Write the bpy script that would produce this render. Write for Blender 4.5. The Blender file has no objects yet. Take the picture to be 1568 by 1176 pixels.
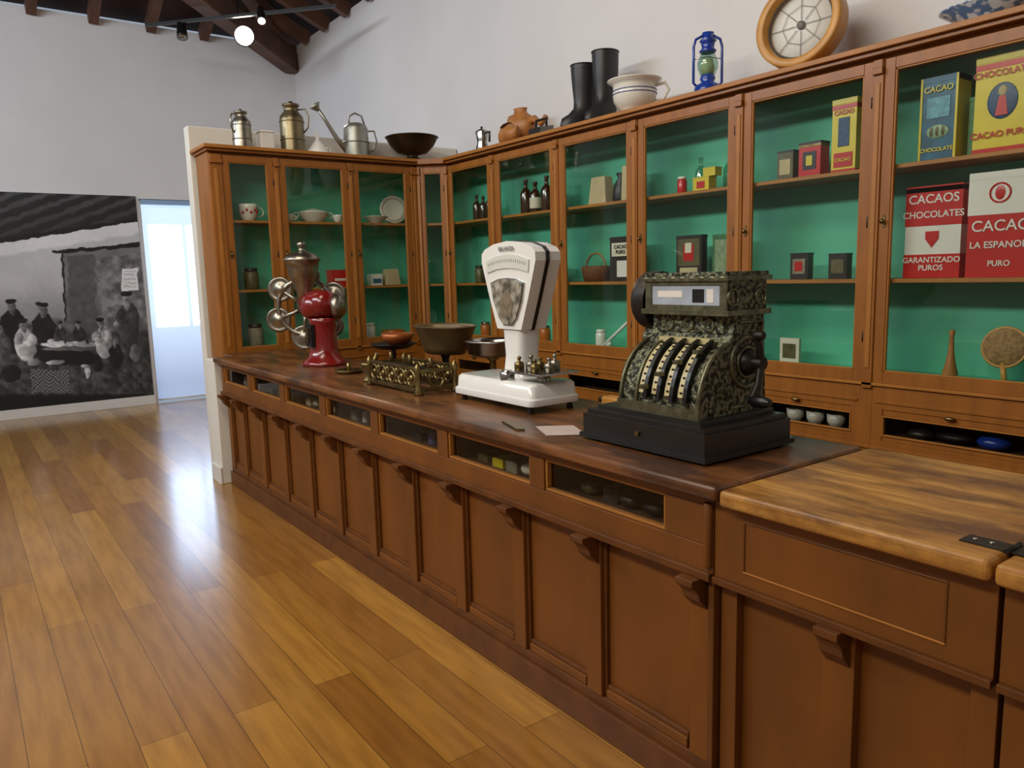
import bpy, math, random
from mathutils import Vector, Matrix
random.seed(7)
scene=bpy.context.scene
pi=math.pi
# ---------------------------------------------------------------- materials
def lin(c):
    def f(x):
        x/=255.0
        return x/12.92 if x<=0.04045 else ((x+0.055)/1.055)**2.4
    return (f(c[0]),f(c[1]),f(c[2]),1)
MATS={}
def new(name):
    m=bpy.data.materials.new(name); m.use_nodes=True
    nt=m.node_tree; b=nt.nodes["Principled BSDF"]
    return m,nt,b
def mat(name,col,rough=.5,metal=0,var=.12,scale=8,bump=0,stretch=(1,1,1),col2=None,coat=0,detail=4,bscale=None,emis=0,mid=(.35,.7)):
    if name in MATS: return MATS[name]
    m,nt,b=new(name)
    L=nt.links.new
    tc=nt.nodes.new("ShaderNodeTexCoord"); mp=nt.nodes.new("ShaderNodeMapping"); mp.inputs["Scale"].default_value=stretch
    L(tc.outputs["Object"],mp.inputs[0])
    n=nt.nodes.new("ShaderNodeTexNoise"); n.inputs["Scale"].default_value=scale; n.inputs["Detail"].default_value=detail
    L(mp.outputs[0],n.inputs[0])
    r=nt.nodes.new("ShaderNodeValToRGB")
    c=lin(col); d=lin(col2) if col2 else tuple(x*(1-var) for x in c[:3])+(1,)
    r.color_ramp.elements[0].color=d; r.color_ramp.elements[1].color=c
    r.color_ramp.elements[0].position=mid[0]; r.color_ramp.elements[1].position=mid[1]
    L(n.outputs[0],r.inputs[0]); L(r.outputs[0],b.inputs["Base Color"])
    b.inputs["Roughness"].default_value=rough; b.inputs["Metallic"].default_value=metal
    if coat: b.inputs["Coat Weight"].default_value=coat; b.inputs["Coat Roughness"].default_value=.15
    if bump:
        bn=nt.nodes.new("ShaderNodeBump"); bn.inputs["Strength"].default_value=bump; bn.inputs["Distance"].default_value=.01
        n2=n
        if bscale:
            n2=nt.nodes.new("ShaderNodeTexNoise"); n2.inputs["Scale"].default_value=bscale; n2.inputs["Detail"].default_value=6
            L(tc.outputs["Object"],n2.inputs[0])
        L(n2.outputs[0],bn.inputs["Height"]); L(bn.outputs[0],b.inputs["Normal"])
    if emis:
        b.inputs["Emission Color"].default_value=c; b.inputs["Emission Strength"].default_value=emis
    MATS[name]=m
    return m
def glassmat(name,tint=(244,250,247),refl=.05,rough=.02):
    # thin pane: schlick reflectance that is the same from both sides
    m,nt,b=new(name); L=nt.links.new
    nt.nodes.remove(b)
    t=nt.nodes.new("ShaderNodeBsdfTransparent"); t.inputs[0].default_value=lin(tint)
    g=nt.nodes.new("ShaderNodeBsdfGlossy"); g.inputs["Roughness"].default_value=rough
    geo=nt.nodes.new("ShaderNodeNewGeometry")
    dt=nt.nodes.new("ShaderNodeVectorMath"); dt.operation='DOT_PRODUCT'; L(geo.outputs["Incoming"],dt.inputs[0]); L(geo.outputs["Normal"],dt.inputs[1])
    def math_(op,a,bv,rev=False):
        n=nt.nodes.new("ShaderNodeMath"); n.operation=op
        if rev: n.inputs[0].default_value=bv; L(a,n.inputs[1])
        else:
            L(a,n.inputs[0])
            if bv is not None: n.inputs[1].default_value=bv
        return n.outputs[0]
    a=math_('ABSOLUTE',dt.outputs["Value"],None); s=math_('SUBTRACT',a,1,True); p=math_('POWER',s,5); q=math_('MULTIPLY',p,.9); f=math_('ADD',q,refl)
    n=nt.nodes.new("ShaderNodeTexNoise"); n.inputs["Scale"].default_value=2.5
    tc=nt.nodes.new("ShaderNodeTexCoord"); L(tc.outputs["Object"],n.inputs[0])
    bm=nt.nodes.new("ShaderNodeBump"); bm.inputs["Strength"].default_value=.05; bm.inputs["Distance"].default_value=.02
    L(n.outputs[0],bm.inputs["Height"]); L(bm.outputs[0],g.inputs["Normal"])
    mx=nt.nodes.new("ShaderNodeMixShader")
    L(f,mx.inputs[0]); L(t.outputs[0],mx.inputs[1]); L(g.outputs[0],mx.inputs[2])
    L(mx.outputs[0],nt.nodes["Material Output"].inputs[0])
    return m
def stainedwood(name,base,dark,light,rough,bumpv=.08):
    m,nt,b=new(name); L=nt.links.new
    tc=nt.nodes.new("ShaderNodeTexCoord")
    mp=nt.nodes.new("ShaderNodeMapping"); mp.inputs["Scale"].default_value=(1.2,11,11); L(tc.outputs["Object"],mp.inputs[0])
    n1=nt.nodes.new("ShaderNodeTexNoise"); n1.inputs["Scale"].default_value=3; n1.inputs["Detail"].default_value=8; L(mp.outputs[0],n1.inputs[0])
    mp2=nt.nodes.new("ShaderNodeMapping"); mp2.inputs["Scale"].default_value=(.6,1.6,1); L(tc.outputs["Object"],mp2.inputs[0])
    n2=nt.nodes.new("ShaderNodeTexNoise"); n2.inputs["Scale"].default_value=4.2; n2.inputs["Detail"].default_value=9; n2.inputs["Roughness"].default_value=.7; L(mp2.outputs[0],n2.inputs[0])
    r1=nt.nodes.new("ShaderNodeValToRGB"); r1.color_ramp.elements[0].color=lin(base); r1.color_ramp.elements[1].color=lin(light); r1.color_ramp.elements[0].position=.38; r1.color_ramp.elements[1].position=.66; L(n1.outputs[0],r1.inputs[0])
    r2=nt.nodes.new("ShaderNodeValToRGB"); r2.color_ramp.elements[0].position=.40; r2.color_ramp.elements[1].position=.56; L(n2.outputs[0],r2.inputs[0])
    mx=nt.nodes.new("ShaderNodeMix"); mx.data_type='RGBA'; L(r2.outputs[0],mx.inputs[0]); mx.inputs[6].default_value=lin(dark); L(r1.outputs[0],mx.inputs[7]); L(mx.outputs[2],b.inputs["Base Color"])
    b.inputs["Roughness"].default_value=rough
    bn=nt.nodes.new("ShaderNodeBump"); bn.inputs["Strength"].default_value=bumpv; bn.inputs["Distance"].default_value=.006; L(n1.outputs[0],bn.inputs["Height"]); L(bn.outputs[0],b.inputs["Normal"])
    return m
wallM=mat("wall_plaster",(222,221,222),.9,var=.06,scale=1.5,bump=.08,bscale=60)
wall2M=mat("partition_plaster",(222,218,208),.85,var=.05,scale=2)
trimM=mat("white_trim_paint",(222,219,214),.5,var=.05)
cabW=mat("cabinet_painted_wood",(158,96,28),.45,var=.24,scale=6,stretch=(3,3,.6),coat=.08)
cabL=mat("cabinet_shelf_edge_wood",(176,114,44),.45,var=.2,scale=6)
cntW=mat("counter_painted_wood",(124,72,18),.48,var=.28,scale=3.5,stretch=(1.6,1.6,.6),bump=.06,detail=8)
cntD=mat("counter_moulding_wood",(106,60,18),.45,var=.35,scale=10)
topW=stainedwood("counter_top_worn_wood",(108,66,34),(70,42,24),(134,86,46),.32)
flapW=stainedwood("flap_top_worn_wood",(164,110,44),(106,66,28),(204,152,74),.40)
greenM=mat("mint_green_paint",(92,190,154),.55,var=.12,scale=3)
darkW=mat("dark_roof_timber",(98,62,42),.6,var=.4,scale=5,stretch=(1,1,1),bump=.1)
boardM=mat("roof_boarding",(70,46,34),.7,var=.35,scale=4)
inner=mat("drawer_interior_wood",(84,56,32),.7)
glass=glassmat("cabinet_glass")
glass2=glassmat("drawer_glass",(226,228,224),.04)
bottleG=glassmat("bottle_glass",(200,225,215),.10)
brass=mat("aged_brass",(150,130,84),.38,1,var=.5,scale=25)
brassD=mat("ornate_dark_bronze",(122,122,98),.45,.6,scale=70,col2=(38,42,34),bump=1.0,detail=2,mid=(.42,.58))
bronzeT=mat("bronze_trim",(126,124,98),.4,.75,var=.5,scale=40)
steel=mat("polished_steel",(190,190,185),.22,1,var=.25,scale=12)
pewter=mat("pewter_metal",(170,164,150),.34,1,var=.4,scale=15)
zinc=mat("zinc_sheet",(168,168,158),.45,.8,var=.25,scale=12)
iron=mat("dark_iron",(56,52,48),.45,.7,var=.4,scale=18)
blackM=mat("black_paint",(22,21,21),.35,var=.3)
blackW=mat("black_stained_wood",(34,31,28),.34,var=.4,scale=8,stretch=(1,5,5))
rubber=mat("black_rubber",(40,40,42),.42,var=.3)
redE=mat("red_enamel",(128,20,18),.24,var=.25,coat=.4)
whiteE=mat("white_enamel",(236,236,232),.2,var=.05,coat=.5)
porc=mat("white_porcelain",(228,224,212),.2,var=.08,coat=.4)
blueP=mat("blue_enamel",(30,64,160),.25,var=.2,coat=.3)
ivory=mat("ivory_keys",(204,190,140),.4,var=.15)
paperM=mat("paper_cream",(222,214,190),.7)
woodO=mat("carved_orange_wood",(186,122,62),.45,var=.3,scale=14)
rimW=mat("bent_wood_rim",(208,150,72),.4,var=.25,scale=8)
meshM=mat("sieve_mesh",(226,226,220),.6,var=.08,scale=60)
greyL=mat("grey_wire",(120,120,116),.5)
redT=mat("red_tin_paint",(196,30,26),.28,var=.12,coat=.3)
yelT=mat("yellow_tin_paint",(222,198,44),.32,var=.12,coat=.3)
blueT=mat("blue_tin_paint",(44,104,136),.32,col2=(30,74,92),scale=14,coat=.3)
whT=mat("white_tin_paint",(230,226,216),.3,var=.08,coat=.3)
blkT=mat("dark_tin_paint",(48,42,38),.35,var=.4,scale=30)
oliveT=mat("olive_tin_paint",(104,96,60),.4,var=.4,scale=30)
beigeT=mat("beige_pack",(200,182,142),.7,var=.2)
mutedT=mat("muted_card",(150,140,118),.7,var=.4,scale=40)
brnG=mat("brown_bottle",(62,32,18),.15,coat=.6)
basketM=mat("woven_straw",(168,130,80),.8,var=.45,scale=60,bump=.4)
greenT=mat("green_print",(76,126,76),.5,var=.4,scale=30)

# ---------------------------------------------------------------- mesh builder
class M:
    def __init__(s,name): s.name=name; s.v=[]; s.f=[]; s.mi=[]; s.sm=[]; s.mats=[]; s.T=Matrix.Identity(4)
    def m(s,mt):
        if mt not in s.mats: s.mats.append(mt)
        return s.mats.index(mt)
    def add(s,vs,fs,mt,sm=False):
        o=len(s.v); i=s.m(mt)
        for p in vs: s.v.append(s.T@Vector(p))
        for f in fs: s.f.append([a+o for a in f]); s.mi.append(i); s.sm.append(sm)
        return s
    def box(s,x0,x1,y0,y1,z0,z1,mt):
        if x1<x0:x0,x1=x1,x0
        if y1<y0:y0,y1=y1,y0
        if z1<z0:z0,z1=z1,z0
        vs=[(x0,y0,z0),(x1,y0,z0),(x1,y1,z0),(x0,y1,z0),(x0,y0,z1),(x1,y0,z1),(x1,y1,z1),(x0,y1,z1)]
        return s.add(vs,[(0,3,2,1),(4,5,6,7),(0,1,5,4),(1,2,6,5),(2,3,7,6),(3,0,4,7)],mt)
    def pane(s,x0,x1,y,z0,z1,mt):
        return s.add([(x0,y,z0),(x1,y,z0),(x1,y,z1),(x0,y,z1)],[(0,1,2,3)],mt)
    def taper(s,x0,x1,y0,y1,z0,z1,k,mt):
        cx=(x0+x1)/2; cy=(y0+y1)/2
        a=[(x0,y0),(x1,y0),(x1,y1),(x0,y1)]
        vs=[(x,y,z0) for x,y in a]+[(cx+(x-cx)*k,cy+(y-cy)*k,z1) for x,y in a]
        return s.add(vs,[(0,3,2,1),(4,5,6,7),(0,1,5,4),(1,2,6,5),(2,3,7,6),(3,0,4,7)],mt)
    def prism(s,poly,fn,mt,sm=False):
        n=len(poly)
        vs=[fn(a,b,0) for a,b in poly]+[fn(a,b,1) for a,b in poly]
        fs=[tuple(range(n)),tuple(range(2*n-1,n-1,-1))]
        s.add(vs,fs,mt,False)
        o=len(s.v)-2*n; i=s.m(mt)
        for k in range(n):
            s.f.append([o+k,o+n+k,o+n+(k+1)%n,o+(k+1)%n]); s.mi.append(i); s.sm.append(sm)
        return s
    def lathe(s,prof,c,mt,n=28,axis=(0,0,1),sc=(1,1)):
        ax=Vector(axis).normalized(); q=Vector((0,0,1)).rotation_difference(ax).to_matrix()
        c=Vector(c); vs=[]; fs=[]
        for r,z in prof:
            for k in range(n):
                a=2*pi*k/n; vs.append(c+q@Vector((r*math.cos(a)*sc[0],r*math.sin(a)*sc[1],z)))
        for j in range(len(prof)-1):
            for k in range(n):
                fs.append((j*n+k,j*n+(k+1)%n,(j+1)*n+(k+1)%n,(j+1)*n+k))
        s.add(vs,fs,mt,True)
        o=len(s.v)-len(vs); i=s.m(mt)
        if prof[0][0]>1e-4: s.f.append([o+k for k in range(n-1,-1,-1)]); s.mi.append(i); s.sm.append(False)
        if prof[-1][0]>1e-4: s.f.append([o+(len(prof)-1)*n+k for k in range(n)]); s.mi.append(i); s.sm.append(False)
        return s
    def cyl(s,p0,p1,r0,r1,mt,n=16):
        p0=Vector(p0);p1=Vector(p1); return s.lathe([(r0,0),(r1,(p1-p0).length)],p0,mt,n,(p1-p0))
    def tube(s,pts,r,mt,n=8,closed=False):
        P=[Vector(p) for p in pts]; vs=[];fs=[]; N=len(P)
        ref=None
        for i in range(N):
            if closed: t=P[(i+1)%N]-P[i-1]
            else: t=P[min(i+1,N-1)]-P[max(i-1,0)]
            t.normalize()
            if ref is None:
                ref=t.orthogonal().normalized()
            ref=(ref-t*ref.dot(t)).normalized(); b=t.cross(ref)
            rr=r[i] if isinstance(r,(list,tuple)) else r
            for k in range(n):
                a=2*pi*k/n; vs.append(P[i]+(ref*math.cos(a)+b*math.sin(a))*rr)
        for i in range(N if closed else N-1):
            for k in range(n):
                j=(i+1)%N; fs.append((i*n+k,i*n+(k+1)%n,j*n+(k+1)%n,j*n+k))
        if not closed: fs.append(tuple(range(n-1,-1,-1))); fs.append(tuple((N-1)*n+k for k in range(n)))
        return s.add(vs,fs,mt,True)
    def ring(s,c,axis,R,r,mt,n=28,m=8,a0=0,a1=2*pi):
        ax=Vector(axis).normalized(); q=Vector((0,0,1)).rotation_difference(ax).to_matrix(); c=Vector(c)
        full=abs(a1-a0-2*pi)<1e-3
        k=n if full else n+1
        pts=[c+q@Vector((R*math.cos(a0+(a1-a0)*i/n),R*math.sin(a0+(a1-a0)*i/n),0)) for i in range(k)]
        return s.tube(pts,r,mt,m,full)
    def ell(s,c,rad,mt,n=20,h=12,rot=None):
        q=rot if rot else Matrix.Identity(3); c=Vector(c); vs=[];fs=[]
        for j in range(h+1):
            p=pi*j/h
            for k in range(n):
                a=2*pi*k/n
                vs.append(c+q@Vector((rad[0]*math.sin(p)*math.cos(a),rad[1]*math.sin(p)*math.sin(a),rad[2]*math.cos(p))))
        for j in range(h):
            for k in range(n): fs.append((j*n+k,(j+1)*n+k,(j+1)*n+(k+1)%n,j*n+(k+1)%n))
        return s.add(vs,fs,mt,True)
    def loft(s,rings,mt,cap=True):
        n=len(rings[0]); vs=[p for r in rings for p in r]; fs=[]
        for j in range(len(rings)-1):
            for k in range(n): fs.append((j*n+k,j*n+(k+1)%n,(j+1)*n+(k+1)%n,(j+1)*n+k))
        if cap: fs.append(tuple(range(n-1,-1,-1))); fs.append(tuple((len(rings)-1)*n+k for k in range(n)))
        return s.add(vs,fs,mt,True)
    def done(s,bevel=0,seg=2,parent=None):
        me=bpy.data.meshes.new(s.name)
        me.from_pydata([tuple(p) for p in s.v],[],s.f)
        for mt in s.mats: me.materials.append(mt)
        me.polygons.foreach_set("material_index",s.mi); me.polygons.foreach_set("use_smooth",s.sm)
        me.validate(); me.update()
        o=bpy.data.objects.new(s.name,me); scene.collection.objects.link(o)
        if bevel:
            b=o.modifiers.new("bevel",'BEVEL'); b.width=bevel; b.segments=seg; b.limit_method='ANGLE'; b.angle_limit=math.radians(50)
        if parent: o.parent=parent
        return o
def text(body,loc,size,mt,parent,rotz=0,sx=1,align='CENTER'):
    cu=bpy.data.curves.new("lettering",'FONT'); cu.body=body; cu.size=size; cu.align_x=align; cu.align_y='CENTER'; cu.extrude=.0004; cu.offset=.0006
    cu.materials.append(mt)
    o=bpy.data.objects.new("lettering",cu); scene.collection.objects.link(o)
    o.rotation_euler=(pi/2,0,rotz); o.location=loc; o.scale=(sx,1,1); o.parent=parent
    return o

# ---------------------------------------------------------------- camera
th=math.radians(36.03); pt=math.radians(8.2); ro=math.radians(1.5)
fwd=Vector((-math.cos(th)*math.cos(pt), math.sin(th)*math.cos(pt), -math.sin(pt)))
r0=Vector((math.sin(th),math.cos(th),0)); u0=r0.cross(fwd)
R=r0*math.cos(ro)-u0*math.sin(ro); U=u0*math.cos(ro)+r0*math.sin(ro)
cd=bpy.data.cameras.new("camera"); cam=bpy.data.objects.new("camera",cd); scene.collection.objects.link(cam)
cd.sensor_width=36; cd.lens=1170/1568*36; cd.clip_start=.05
mw=Matrix((R,U,-fwd)).transposed().to_4x4(); mw.translation=Vector((0,-1.548,1.5)); cam.matrix_world=mw
scene.camera=cam
try: scene.view_settings.view_transform='Standard'
except Exception: pass

# ---------------------------------------------------------------- room shell
XW=-10.32; YB=2.5; YF=-4.2; XE=3.0; EZ=4.5; SL=.45
m,nt,b=new("oak_plank_floor"); L=nt.links.new
tc=nt.nodes.new("ShaderNodeTexCoord")
br=nt.nodes.new("ShaderNodeTexBrick"); br.offset=.37; br.inputs["Scale"].default_value=1; br.inputs["Brick Width"].default_value=1.9; br.inputs["Row Height"].default_value=.15
br.inputs["Mortar Size"].default_value=.0014; br.inputs["Mortar Smooth"].default_value=.3
br.inputs["Color1"].default_value=lin((190,138,56)); br.inputs["Color2"].default_value=lin((150,100,36)); br.inputs["Mortar"].default_value=lin((84,54,22))
L(tc.outputs["Object"],br.inputs[0])
mp=nt.nodes.new("ShaderNodeMapping"); mp.inputs["Scale"].default_value=(1,9,1); L(tc.outputs["Object"],mp.inputs[0])
n=nt.nodes.new("ShaderNodeTexNoise"); n.inputs["Scale"].default_value=3; n.inputs["Detail"].default_value=8; L(mp.outputs[0],n.inputs[0])
rp=nt.nodes.new("ShaderNodeValToRGB"); rp.color_ramp.elements[0].color=(.72,.66,.58,1); rp.color_ramp.elements[1].color=(1,1,1,1); rp.color_ramp.elements[0].position=.3; rp.color_ramp.elements[1].position=.62
L(n.outputs[0],rp.inputs[0])
mx=nt.nodes.new("ShaderNodeMix"); mx.data_type='RGBA'; mx.blend_type='MULTIPLY'; mx.inputs[0].default_value=1
L(br.outputs[0],mx.inputs[6]); L(rp.outputs[0],mx.inputs[7]); L(mx.outputs[2],b.inputs["Base Color"])
b.inputs["Roughness"].default_value=.32; b.inputs["Coat Weight"].default_value=.7; b.inputs["Coat Roughness"].default_value=.15
bm=nt.nodes.new("ShaderNodeBump"); bm.inputs["Strength"].default_value=.10; bm.inputs["Distance"].default_value=.004; L(n.outputs[0],bm.inputs["Height"]); L(bm.outputs[0],b.inputs["Normal"])
floorM=m
M("floor").box(XW,XE,YF,YB,-.1,0,floorM).done()
WY0,WY1=.43,1.45
w=M("wall_west")
w.box(XW-.3,XW,YF,WY0,0,EZ+.05,wallM); w.box(XW-.3,XW,WY1,YB+.3,0,EZ+.05,wallM); w.box(XW-.3,XW,WY0,WY1,2.52,EZ+.05,wallM); w.done()
M("wall_north").box(XW,XE,YB,YB+.3,0,EZ+.05,wallM).done()
M("wall_south").box(XW,XE,YF-.3,YF,0,EZ+.05,wallM).done()
w=M("wall_east"); w.box(XE,XE+.3,YF-.3,YB+.3,0,EZ+.05,wallM)
zr=EZ+SL*(YB-YF)/2; yr=(YB+YF)/2
w.prism([(YF-.3,EZ+.05),(YB+.3,EZ+.05),(yr,zr+.2)],lambda a,bb,t:(XE+.3*t,a,bb),wallM); w.done()
hx=XW+(YB-YF)/2
c=M("ceiling")
def quad(P,mt,up=.08):
    P=[Vector(p) for p in P]; n=len(P)
    c.add([p for p in P]+[p+Vector((0,0,up)) for p in P],[tuple(range(n)),tuple(range(2*n-1,n-1,-1))]+[(k,n+k,n+(k+1)%n,(k+1)%n) for k in range(n)],mt)
e=.16
quad([(XW-.3,YF-.3,EZ+e),(XW-.3,YB+.3,EZ+e),(hx,yr,zr+e)],boardM)
quad([(XW-.3,YB+.3,EZ+e),(XE+.3,YB+.3,EZ+e),(XE+.3,yr,zr+e),(hx,yr,zr+e)],boardM)
quad([(XW-.3,YF-.3,EZ+e),(hx,yr,zr+e),(XE+.3,yr,zr+e),(XE+.3,YF-.3,EZ+e)],boardM)
c.done()
def beam(mm,p0,p1,wd,hh,mt):
    p0=Vector(p0);p1=Vector(p1); d=(p1-p0).normalized(); s=d.cross(Vector((0,0,1))).normalized()*wd/2; u=s.cross(d).normalized()*hh/2
    vs=[p0-s-u,p0+s-u,p0+s+u,p0-s+u,p1-s-u,p1+s-u,p1+s+u,p1-s+u]
    mm.add(vs,[(0,3,2,1),(4,5,6,7),(0,1,5,4),(1,2,6,5),(2,3,7,6),(3,0,4,7)],mt)
rf=M("roof_rafters")
y=YB-.55
while y>YF+.3:
    run=min(YB-y,y-YF); run=min(run,(YB-YF)/2)
    beam(rf,(XW+.01,y,EZ+.03),(XW+run,y,EZ+.03+SL*run),.1,.15,darkW); y-=.61
x=XW+.55
while x<XE:
    run=min(x-XW,(YB-YF)/2)
    beam(rf,(x,YB-.01,EZ+.03),(x,YB-run,EZ+.03+SL*run),.1,.15,darkW)
    beam(rf,(x,YF+.01,EZ+.03),(x,YF+run,EZ+.03+SL*run),.1,.15,darkW); x+=.61
beam(rf,(XW+.02,YB-.02,EZ+.0),(hx,yr,zr),.16,.2,darkW)
rf.done()
rb=M("roof_tie_beam")
beam(rb,(XW+.02,YB-.02,4.33),(-6.9,-.92,4.62),.2,.24,darkW)
beam(rb,(-4.5,YB-.02,4.62),(-4.5,YF+.02,4.62),.16,.2,darkW)
rb.done(.01)
bb=M("baseboard_west"); bb.box(XW,XW+.02,YF,WY0-.02,0,.115,trimM); bb.done(.004)
bb=M("baseboard_north"); bb.box(XW+.02,-6.6,YB-.02,YB,0,.115,trimM); bb.done(.004)
# window opening with translucent blind
bl,nt,b=new("backlit_blind"); L=nt.links.new
tc=nt.nodes.new("ShaderNodeTexCoord"); sp=nt.nodes.new("ShaderNodeSeparateXYZ"); L(tc.outputs["Object"],sp.inputs[0])
rp=nt.nodes.new("ShaderNodeValToRGB"); rp.color_ramp.elements[0].color=lin((128,150,186)); rp.color_ramp.elements[0].position=.10
rp.color_ramp.elements[1].color=lin((190,216,250)); rp.color_ramp.elements[1].position=.45
dv=nt.nodes.new("ShaderNodeMath"); dv.operation='MULTIPLY'; dv.inputs[1].default_value=.4; L(sp.outputs[2],dv.inputs[0]); L(dv.outputs[0],rp.inputs[0])
b.inputs["Base Color"].default_value=(.4,.4,.4,1); L(rp.outputs[0],b.inputs["Emission Color"]); b.inputs["Emission Strength"].default_value=1.1
bl2=mat("daylit_window_pane",(196,222,255),.5,var=.02,emis=5.5)
w=M("window_1")
w.box(XW-.12,XW-.11,WY0+.02,WY1-.02,.02,2.46,bl)
w.box(XW-.10,XW-.02,WY0,WY0+.02,0,2.5,trimM); w.box(XW-.1,XW-.02,WY1-.02,WY1,0,2.5,trimM)
for p,q in [(WY0+.10,.92),(.97,1.38)]:
    w.box(XW-.109,XW-.106,p,q,.95,2.22,bl2)
w.box(XW-.14,XW-.02,WY0+.02,WY1-.02,2.46,2.515,mat("blind_cassette",(150,180,214),.4))
w.cyl((XW-.10,WY0+.03,.03),(XW-.10,WY1-.03,.03),.012,.012,trimM,8)
w.done()
# mural: monochrome photograph print
NU,NV=640,400
y0m,y1m,z0m,z1m=-2.75,.395,.12,2.545
rnd=random.Random(3)
noise={}
def nz(x,y,s):
    x/=s;y/=s; xi=math.floor(x); yi=math.floor(y); fx=x-xi; fy=y-yi; fx=fx*fx*(3-2*fx); fy=fy*fy*(3-2*fy)
    def h(i,j):
        k=(i,j,s)
        if k not in noise: noise[k]=rnd.random()
        return noise[k]
    return (h(xi,yi)*(1-fx)+h(xi+1,yi)*fx)*(1-fy)+(h(xi,yi+1)*(1-fx)+h(xi+1,yi+1)*fx)*fy
EL=[]
def person(x,y,s,coat,face=.58,hat=.05,lean=0,arm=0):
    # bust of a seated person, y = chin height
    EL.extend([(x-lean*.4,y+24*s,13*s,26*s,coat),(x-8*s,y+16*s,6*s,9*s,coat*.85),(x+8*s,y+16*s,6*s,9*s,coat*1.05),
      (x+lean*.3,y+2*s,3*s,5*s,face*.8),(x+lean*.5,y-5*s,5*s,7.5*s,face),(x+lean*.5-1.5*s,y-5*s,1.2*s,1*s,face*.45),(x+lean*.5+2*s,y-5*s,1.2*s,1*s,face*.45),
      (x+lean*.5,y-12*s,6.5*s,3.4*s,hat)])
    if arm: EL.extend([(x+arm*6*s,y+22*s,8*s,3.5*s,coat*1.1),(x+arm*13*s,y+24*s,3*s,2.4*s,face)])
person(34,478,1.15,.07,.42); person(74,484,1.15,.10,.46); person(98,506,.55,.2,.6); person(124,506,.65,.16,.55)
EL+= [(70,540,60,12,.10),(112,534,44,5.5,.88),(112,541,44,4,.42),(110,556,46,11,.07),(84,528,6,2.6,.98),(120,530,6,2.2,.98),(103,526,2.5,7,.25),(136,529,3,4,.2)]
person(14,512,1.05,.36,.55,.05); person(47,508,1.05,.88,.5,.12,0,1); person(158,506,1.0,.76,.5,.06,-4,-1)
person(197,470,1.3,.24,.62,.07,-3,-1); person(178,534,.8,.10,.5,.3)
EL+= [(134,577,3.6,11,.92),(131,568,7,3,.8),(86,562,14,3.5,.8),(150,567,8,12,.10),(208,548,9,14,.42),(56,562,9,6,.6),(24,580,13,14,.10)]
person(-34,500,1.3,.3,.5); person(-80,490,1.4,.6,.5); person(-120,500,1.5,.14,.5)
EL=[tuple(e) for e in EL]
def sm(t): t=max(0,min(1,t)); return t*t*(3-2*t)
def gray(x,y):
    yc=378-.17*x
    if y<yc:
        t=(y-295)/(yc-295+1e-3)
        st=math.sin((y+.42*x)*.34); g=.08+.17*sm(st*.8+.3)*(1-.6*t)+.04*nz(x,y*3,10)
        if t>.90: g=.06
        return g
    g=.70+.08*nz(x,y,40)+.03*nz(x,y,4)
    g+= .14*sm((400-.17*x-y)/6)
    g-=.18*sm((y-430)/60)
    if -14<x<10 and y<390 : g=.08
    if x>92:
        l1=388-.09*(x-95)
        if x>104 and y>l1: g=.38+.10*nz(x,y,22)-.1*sm((y-430)/60)
        if l1-3<y<l1+3: g=.06
        if 104<x<107 and y>l1: g=.12
        if 152<x and y>l1+15: g=.22+.30*nz(x,y,9)+.1*nz(x,y,3)
        if 112<x<150 and y>l1+8: g=.26+.08*nz(x,y,7)
    if 189<x<213 and 414<y<449: g=.95
    if 192<x<210 and 418<y<445 and int(y/3)%2: g=.80
    t=sm((y-492-5*math.sin(x*.12))/10)
    if x<120: g=g*(1-t)+(.14+.28*nz(x,y,8))*t
    t=sm((y-508)/12); g=g*(1-t)+(.06+.22*nz(x,y,8)+.08*nz(x,y,3))*t
    for ex,ey,rx,ry,v in EL:
        d=((x-ex)/rx)**2+((y-ey)/ry)**2
        if d<1.15:
            k=sm((1.15-d)/.25); sh=1.12-.5*sm((x-ex)/rx*.5+.5)
            g=g*(1-k)+v*sh*(.78+.34*nz(x+70,y,5))*k
    if 50<x<106 and 572+.03*x<y<612: g=.16+.34*sm(.5+.9*math.sin(x*1.1)*math.sin(y*1.1))
    t=sm((y-612)/6); g=g*(1-t)+.05*t
    return g
vs=[];fs=[];cols=[]
for j in range(NV+1):
    for i in range(NU+1):
        yy=y0m+(y1m-y0m)*i/NU; zz=z1m+(z0m-z1m)*j/NV
        vs.append((XW+.022,yy,zz))
        s=(yy+1.23)/(.395+1.23); v=j/NV
        px=s*225; py=(293+.05*px)+v*((640-.11*px)-(293+.05*px))
        px=s*(208+.1*(py-300))
        wx=4*(nz(px,py,8)-.5); wy=4*(nz(px+300,py,8)-.5)
        cols.append(max(0,min(1,gray(px+wx,py+wy))))
for j in range(NV):
    for i in range(NU):
        a=j*(NU+1)+i; fs.append((a,a+NU+1,a+NU+2,a+1))
mm,nt,b=new("mural_print"); at=nt.nodes.new("ShaderNodeVertexColor"); at.layer_name="print"; nt.links.new(at.outputs[0],b.inputs["Base Color"]); b.inputs["Roughness"].default_value=.6
mu=M("photo_mural"); mu.add(vs,fs,mm,True)
n0=len(vs); mu.box(XW+.002,XW+.0215,y0m,y1m,z0m,z1m,trimM)
o=mu.done()
ca=o.data.color_attributes.new("print",'FLOAT_COLOR','POINT')
buf=[]
for i in range(len(o.data.vertices)):
    g=(cols[i]**1.9)*.9 if i<n0 else .8
    buf.extend((g,g,g*1.02,1))
ca.data.foreach_set("color",buf)

# partition behind left cabinet + low pier
w=M("wall_partition"); w.box(-6.47,-6.35,.06,2.49,0,2.69,wall2M); w.done(.008)
w=M("wall_pier"); w.box(-5.99,-5.77,-.04,.075,0,.93,wall2M); w.done(.006)
w=M("baseboard_pier"); w.box(-5.995,-5.765,-.058,-.041,0,.13,trimM); w.done(.004)

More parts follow.
